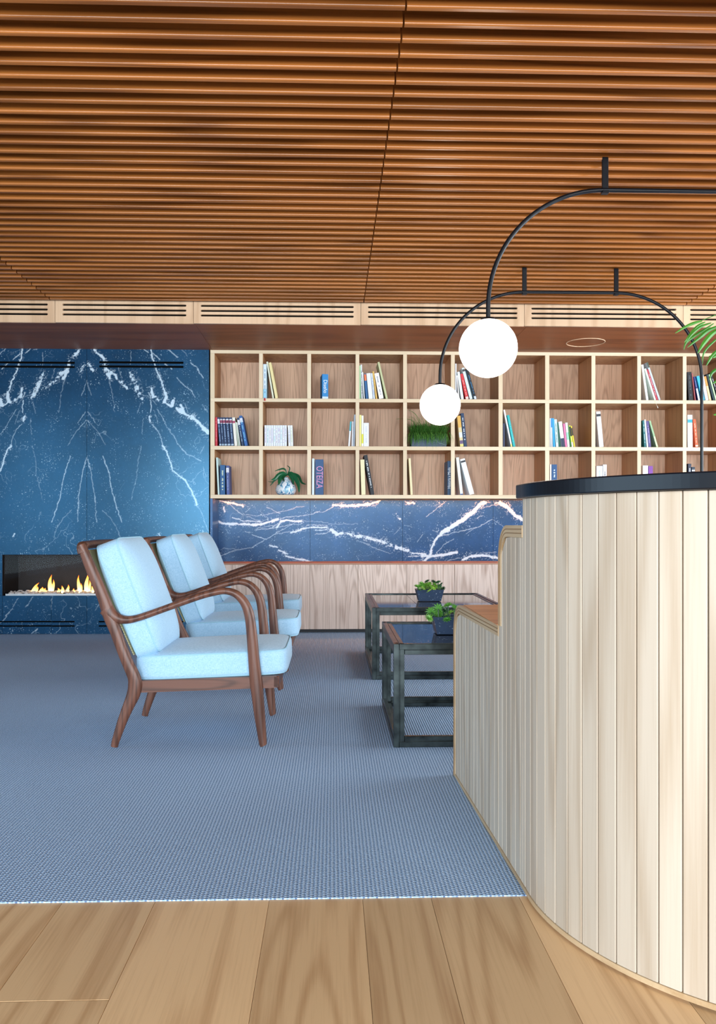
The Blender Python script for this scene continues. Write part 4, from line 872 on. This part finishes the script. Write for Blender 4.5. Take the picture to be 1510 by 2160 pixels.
# ================================================================ PENDANT LAMPS
def pendant(Y, xg1, zg1, xb1, xb2, xg2, zg2, Zb, lab, mir):
    r = .0095; R = .124
    L_ = empty('pendant_lamp', ((xb1+xb2)/2, Y, ZC+.0), lab, 'pendant lamp', 'arched black pendant lamps')
    ra = xb1-xg1; rb = xg2-xb2; pts = [Vector((xg1, Y, zg1+R-.004))]
    for k in range(25): a = PI-PI/2*k/24; pts.append(Vector((xb1+ra*math.cos(a), Y, Zb-ra+ra*math.sin(a))))
    for k in range(1, 8): pts.append(Vector((xb1+(xb2-xb1)*k/8, Y, Zb)))
    for k in range(25): a = PI/2-PI/2*k/24; pts.append(Vector((xb2+rb*math.cos(a), Y, Zb-rb+rb*math.sin(a))))
    pts.append(Vector((xg2, Y, zg2+R-.004)))
    m = MB(); m.tube(pts, r, 14); m.build('arched_tube', M['black'], L_, True)
    for x in (xb1, xb2):
        m = MB(); m.box(x-.0135, x+.0135, Y-.006, Y+.006, Zb-.012, ZC+.012, .002); m.box(x-.015, x+.015, Y-.014, Y+.014, Zb-.016, Zb-.004, .002); m.build('bracket', M['black'], L_)
    for x, z in ((xg1, zg1), (xg2, zg2)):
        m = MB(); m.sphere((x, Y, z), R, 40, 28); g_ = m.build('globe', M['globe'], L_, True)
        m = MB(); m.lathe([(.034, -.012), (.036, -.004), (.030, .004), (.012, .007)], 24, x, Y, z+R); m.build('globe_cap', M['black'], g_, True)
Y1_ = 3.52; g = U(1029.5, 735, Y1_); b = U(1276, 401, Y1_)
pendant(Y1_, g.x, g.z, b.x, b.x+.556, 2*b.x+.556-g.x, g.z-.5, b.z, 'arched black pendant lamp with the larger looking, nearer glowing white globe', 0)
Y2_ = 5.04; g = U(928, 854, Y2_); b = U(1106, 616, Y2_); b2 = U(1299.5, 618, Y2_); g2 = U(1480, 900, Y2_)
pendant(Y2_, g.x, g.z, b.x, b2.x, g2.x, g.z-.66, b.z, 'arched black pendant lamp farther back, its right stem dropping behind the desk', 1)
# ---- access ring in the soffit
c = UZ(1235, 722, ZS); ring = MB(); pts = [Vector((c.x+.145*math.cos(a), c.y+.145*math.sin(a), ZS-.0015)) for a in [2*PI*k/48 for k in range(48)]]
ring.tube(pts, .0035, 6, up=(0, 0, 1), closed=True); o = ring.build('ceiling_speaker', M['fascia'], None, True)
tag(base_at(o, (c.x, c.y, ZS)), 'thin round speaker trim ring set in the wooden soffit above the bookcase', 'speaker')
# ================================================================ RECEPTION DESK
dk = empty('reception_desk', (1.2, 2.0, 0), 'curved reception desk clad in pale vertical oak slats with black stone top and stepped bench', 'desk')
XA, YE = .462, 2.905                                   # straight side starts at Y=1.95
XEND = 2.45; CX, CY, RD = 1.062, 1.95, .60
def plan(s):            # arc-length parameter: 0 at (CX,1.35), grows along the curve to the bench end; negative runs to +X
    if s < 0: return Vector((CX-s, CY-RD)), Vector((-1, 0)), Vector((0, -1))
    q = RD*PI/2
    if s < q: th = s/RD; n = Vector((-math.sin(th), -math.cos(th))); return Vector((CX, CY))+n*RD, Vector((-math.cos(th), math.sin(th))), n
    t = s-q; d = Vector((-.035, 1)).normalized(); return Vector((CX-RD, CY))+d*t, d, Vector((-d.y, d.x))
Q = RD*PI/2; STOT = Q+(YE-CY)/math.cos(.035); ZT = .944; Z2, Z3, TH = .880, .609, .030
ya, yb_ = 1.992, 2.237
def ztop(Y):
    if Y <= ya: return ZT
    if Y <= yb_:
        r = .075; z = Z2-TH
        if Y > yb_-r-.03: u = min(1, (Y-(yb_-r-.03))/(r)); z = z-r*(1-math.sqrt(max(0, 1-u*u)))*1.0
        return z
    z = Z3-TH; r = .085
    if Y > YE-r-.03: u = min(1, (Y-(YE-r-.03))/r); z = z-r*(1-math.sqrt(max(0, 1-u*u)))
    return z
pitch = .0457; n0 = -int((XEND-CX)/pitch)
k = n0
while True:
    s0 = k*pitch+.0014; s1 = (k+1)*pitch-.0014
    if s0 > STOT-.03: break
    s1 = min(s1, STOT-.02)
    p0, t0_, nn0 = plan(s0); p1, t1_, nn1 = plan(s1)
    segs = [(p0, p1)]
    if p0.y < ya < p1.y:        # slat cut by a step: two heights in one board
        f_ = (ya-p0.y)/(p1.y-p0.y); pm_ = p0.lerp(p1, f_); segs = [(p0, pm_), (pm_, p1)]
    elif p0.y < yb_ < p1.y and s0 > Q: f_ = (yb_-p0.y)/(p1.y-p0.y); pm_ = p0.lerp(p1, f_); segs = [(p0, pm_), (pm_, p1)]
    m = MB()
    nrm = (nn0+nn1).normalized(); ta = (p1-p0).normalized(); ch_ = .0013
    for a, b in segs:
        za = ztop(a.y+1e-5) if s0 > Q-.1 else ZT; zb_ = ztop(b.y-1e-5) if s0 > Q-.1 else ZT
        o0, o1 = a, b; ib = -nrm*.016
        vs = []
        for (pt, z) in ((a, za), (b, zb_)):
            vs.append((pt, z))
        A0, A1 = a+nrm*-ch_, b+nrm*-ch_; F0, F1 = a+ta*ch_, b-ta*ch_; I0, I1 = a+ib, b+ib
        ring_ = [(I0, za), (A0, za), (F0, za), (F1, zb_), (A1, zb_), (I1, zb_)]
        v = [(q.x, q.y, .0155) for q, z in ring_]+[(q.x, q.y, z-.0005) for q, z in ring_]
        m.add(v, [tuple(range(6))[::-1], tuple(range(6, 12))]+[(i, (i+1) % 6, 6+(i+1) % 6, 6+i) for i in range(6)])
    m.build('slat', M['desk'], dk)
    k += 1
def offs(s0_, s1_, off, n): return [(lambda r: r[0]+r[2]*off)(plan(s0_+(s1_-s0_)*i/n)) for i in range(n+1)]
m = MB()                                             # core behind the slats
ca = offs(n0*pitch, Q+.03, -.019, 40); m.prism([(p.x, p.y) for p in ca]+[(XEND, ca[-1].y)], .005, ZT-.001)
for y0_, y1__, z in ((1.982, yb_-.10, Z2-TH-.001), (yb_-.101, yb_-.032, Z2-TH-.08), (yb_-.033, YE-.12, Z3-TH-.001), (YE-.121, YE-.032, Z3-TH-.09)):
    m.box(XA-.012+.019, XEND, y0_, y1__, .005, z)
m.build('carcass', M['desk_core'], dk)
m = MB()                                             # base strip
pa = offs(n0*pitch, STOT, .0025, 120); pb = offs(n0*pitch, STOT, -.0185, 120)
m.prism([(p.x, p.y) for p in pa]+[(p.x, p.y) for p in pb[::-1]], .0045, .015); m.build('base_strip', M['desk_ply'], dk)
m = MB(); ta_ = offs(n0*pitch, Q+(1.996-CY), .016, 150)
m.prism([(p.x, p.y) for p in ta_]+[(XEND, ta_[-1].y)], ZT+.0005, ZT+.0335)
top = m.build('stone_top', M['stone'], dk)
bv = top.modifiers.new('b', 'BEVEL'); bv.width = .003; bv.segments = 2; bv.limit_method = 'ANGLE'
def bent(pts_out, th, x0f, x1_, name, mat):          # bent plywood board: profile in the Y-Z plane, swept along X
    n = len(pts_out); inn = []
    for i, p in enumerate(pts_out):
        t_ = (pts_out[min(i+1, n-1)]-pts_out[max(i-1, 0)]).normalized(); inn.append(p+Vector((-t_.y, t_.x))*th)
    vs = []; fs_ = []
    for p, q in zip(pts_out, inn):
        vs += [(x0f(p.x), p.x, p.y), (x0f(q.x), q.x, q.y), (x1_, q.x, q.y), (x1_, p.x, p.y)]
    for i in range(n-1):
        for k in range(4): fs_.append((4*i+k, 4*i+(k+1) % 4, 4*i+4+(k+1) % 4, 4*i+4+k))
    fs_ += [(0, 1, 2, 3), tuple(4*(n-1)+k for k in range(4))[::-1]]
    m = MB(); m.add(vs, fs_); return m.build(name, mat, dk, True)
def xside(Y): return XA-.035*(Y-CY)-.002
def arcp(cy_, cz, r, a0, a1, n=10): return [Vector((cy_+r*math.cos(math.radians(a0+(a1-a0)*i/n)), cz+r*math.sin(math.radians(a0+(a1-a0)*i/n)))) for i in range(n+1)]
r = .105
b1 = [Vector((YE, .0045)), Vector((YE, .25))]+arcp(YE-r, Z3-r, r, 0, 90)+[Vector((yb_+.0005, Z3))]
bent(b1, TH, xside, XEND, 'bench_board', M['desk_ply'])
m = MB(); m.box(xside(2.5)+.006, XEND, yb_+.001, YE-r, Z3+.0003, Z3+.0015); m.build('seat_veneer', M['bench'], dk)
r = .09
b2 = [Vector((yb_, Z3+.001)), Vector((yb_, .70))]+arcp(yb_-r, Z2-r, r, 0, 90)+[Vector((1.992, Z2))]
bent(b2, TH, xside, XEND, 'step_board', M['desk_ply'])
m = MB(); m.box(xside(1.99)+.004, XEND, 1.980, 1.9915, Z2+.001, ZT-.0005, .001); m.build('back_board', M['desk_ply'], dk)
M['ply_line'] = plain('ply_glue_line', srgb(158, 126, 90), .6)
# laminated edges of the two bent boards
for nm, b_, th_ in (('bench_edge', b1, TH), ('step_edge', b2, TH)):
    n = len(b_); lines = []
    for fr in (.33, .66):
        pts = []
        for i, p in enumerate(b_):
            t_ = (b_[min(i+1, n-1)]-b_[max(i-1, 0)]).normalized(); q = p+Vector((-t_.y, t_.x))*th_*fr; pts.append(Vector((xside(q.x)-.0003, q.x, q.y)))
        lines.append(pts)
    m = MB()
    for pts in lines: m.tube(pts, .0014, 5, up=(1, 0, 0))
    m.build(nm, M['ply_line'], dk)
# ================================================================ PALM
pp = Vector((2.75, 4.15, 0))
pa_ = empty('potted_palm', (pp.x, pp.y, .004), 'tall green palm reaching into frame at the right edge above the desk', 'plant')
m = MB(); m.lathe([(.15, 0), (.17, .02), (.20, .36), (.205, .38), (.185, .38), (.18, .34)], 32, pp.x, pp.y, .0045); m.build('pot', M['marble_p'], pa_, True)
m = MB(); m.lathe([(.17, .30), (.17, .335), (.01, .34)], 24, pp.x, pp.y, .0045); m.build('soil', pcol(srgb(40, 30, 22), .9), pa_)
YP = 3.9
def frond(rach, leaflets, yd=0):
    m = MB(); P = smooth_path(rach, 6); m.tube(P, [.006*(1-.7*i/(len(P)-1)) for i in range(len(P))], 6); st = m.build('frond', M['palm'], pa_, True)
    for pts, w_ in leaflets: q = MB(); leafpath(q, pts, w_); q.build('leaflet', M['palm'], st, True)
def W3(l, Y=YP, dy=0): return [U(x, y, Y+dy*i) for i, (x, y) in enumerate(l)]
H_ = lambda l: [(1410+x/9, 660+y/9) for x, y in l]
crown = Vector((pp.x, pp.y, .55))
r1 = [crown, Vector((pp.x-.02, pp.y-.05, 1.2)), U(1690, 690, YP), U(1600, 655, YP), U(1540, 655, YP), U(1480, 676, YP)]
lf = [(W3(H_([(640, 155), (520, 180), (330, 260), (125, 385)])), .017), (W3(H_([(700, 170), (560, 250), (430, 390), (300, 560)]), YP+.03), .017), (W3(H_([(810, 190), (620, 260), (450, 400), (330, 560)]), YP-.05), .015),
      (W3(H_([(860, 200), (700, 310), (520, 420), (340, 560), (290, 700)]), YP+.05), .016), (W3(H_([(1000, 230), (760, 330), (600, 460), (360, 655)]), YP-.03), .021), (W3(H_([(1060, 260), (850, 380), (680, 570), (555, 765)]), YP+.02), .026),
      (W3(H_([(1100, 330), (900, 510), (740, 660), (660, 800), (645, 980)]), YP+.06), .012), (W3(H_([(1250, 500), (1100, 560), (1000, 700), (1000, 900)]), YP), .02), (W3(H_([(1500, 100), (1500, -100), (1300, -220)]), YP), .02), (W3(H_([(1300, 60), (1200, -100), (1000, -150)]), YP+.05), .02)]
frond(r1, lf)
r2 = [crown, Vector((pp.x, pp.y-.05, 1.1)), U(1680, 790, YP), U(1580, 740, YP), U(1515, 748, YP)]
lf = [(W3(H_([(960, 690), (880, 760), (800, 860), (715, 1005)])), .018), (W3(H_([(1010, 790), (900, 800), (760, 830)]), YP+.05), .014), (W3(H_([(1000, 760), (900, 810), (840, 850)]), YP), .018), (W3(H_([(1200, 900), (1050, 1000), (980, 1150)]), YP), .02)]
frond(r2, lf)
r3 = [crown, Vector((pp.x, pp.y-.05, .95)), U(1690, 860, YP), U(1600, 800, YP), U(1520, 790, YP)]
lf = [(W3(H_([(1050, 1060), (930, 1070), (830, 1140), (775, 1270)])), .018), (W3(H_([(1050, 1280), (940, 1290), (840, 1340)]), YP), .016), (W3(H_([(1010, 1900), (930, 1925), (850, 1935)]), YP), .012)]
frond(r3, lf)
rr = random.Random(11)
for k in range(7):
    az = [-.5, .1, .5, -.9, -2.2, -1.6, -1.2][k]; d = Vector((math.cos(az), math.sin(az), 0)); hgt = rr.uniform(1.3, 1.75)
    R3 = [crown, crown+d*.1+Vector((0, 0, hgt*.5)), crown+d*.35+Vector((0, 0, hgt*.85)), crown+d*.75+Vector((0, 0, hgt*.9)), crown+d*1.0+Vector((0, 0, hgt*.72))]
    P = smooth_path(R3, 8); lf = []
    for i in range(12, len(P)-1, 2):
        sd = Vector((-d.y, d.x, 0))
        for s in (-1, 1):
            L = .30; a = P[i]; lf.append(([a, a+sd*s*L*.5+d*L*.25+Vector((0, 0, .0)), a+sd*s*L*.85+d*L*.5+Vector((0, 0, -.12))], .02))
    lf = [l for l in lf if max(p.x for p in l[0]) < XR-.05]
    frond([p for p in R3], lf)
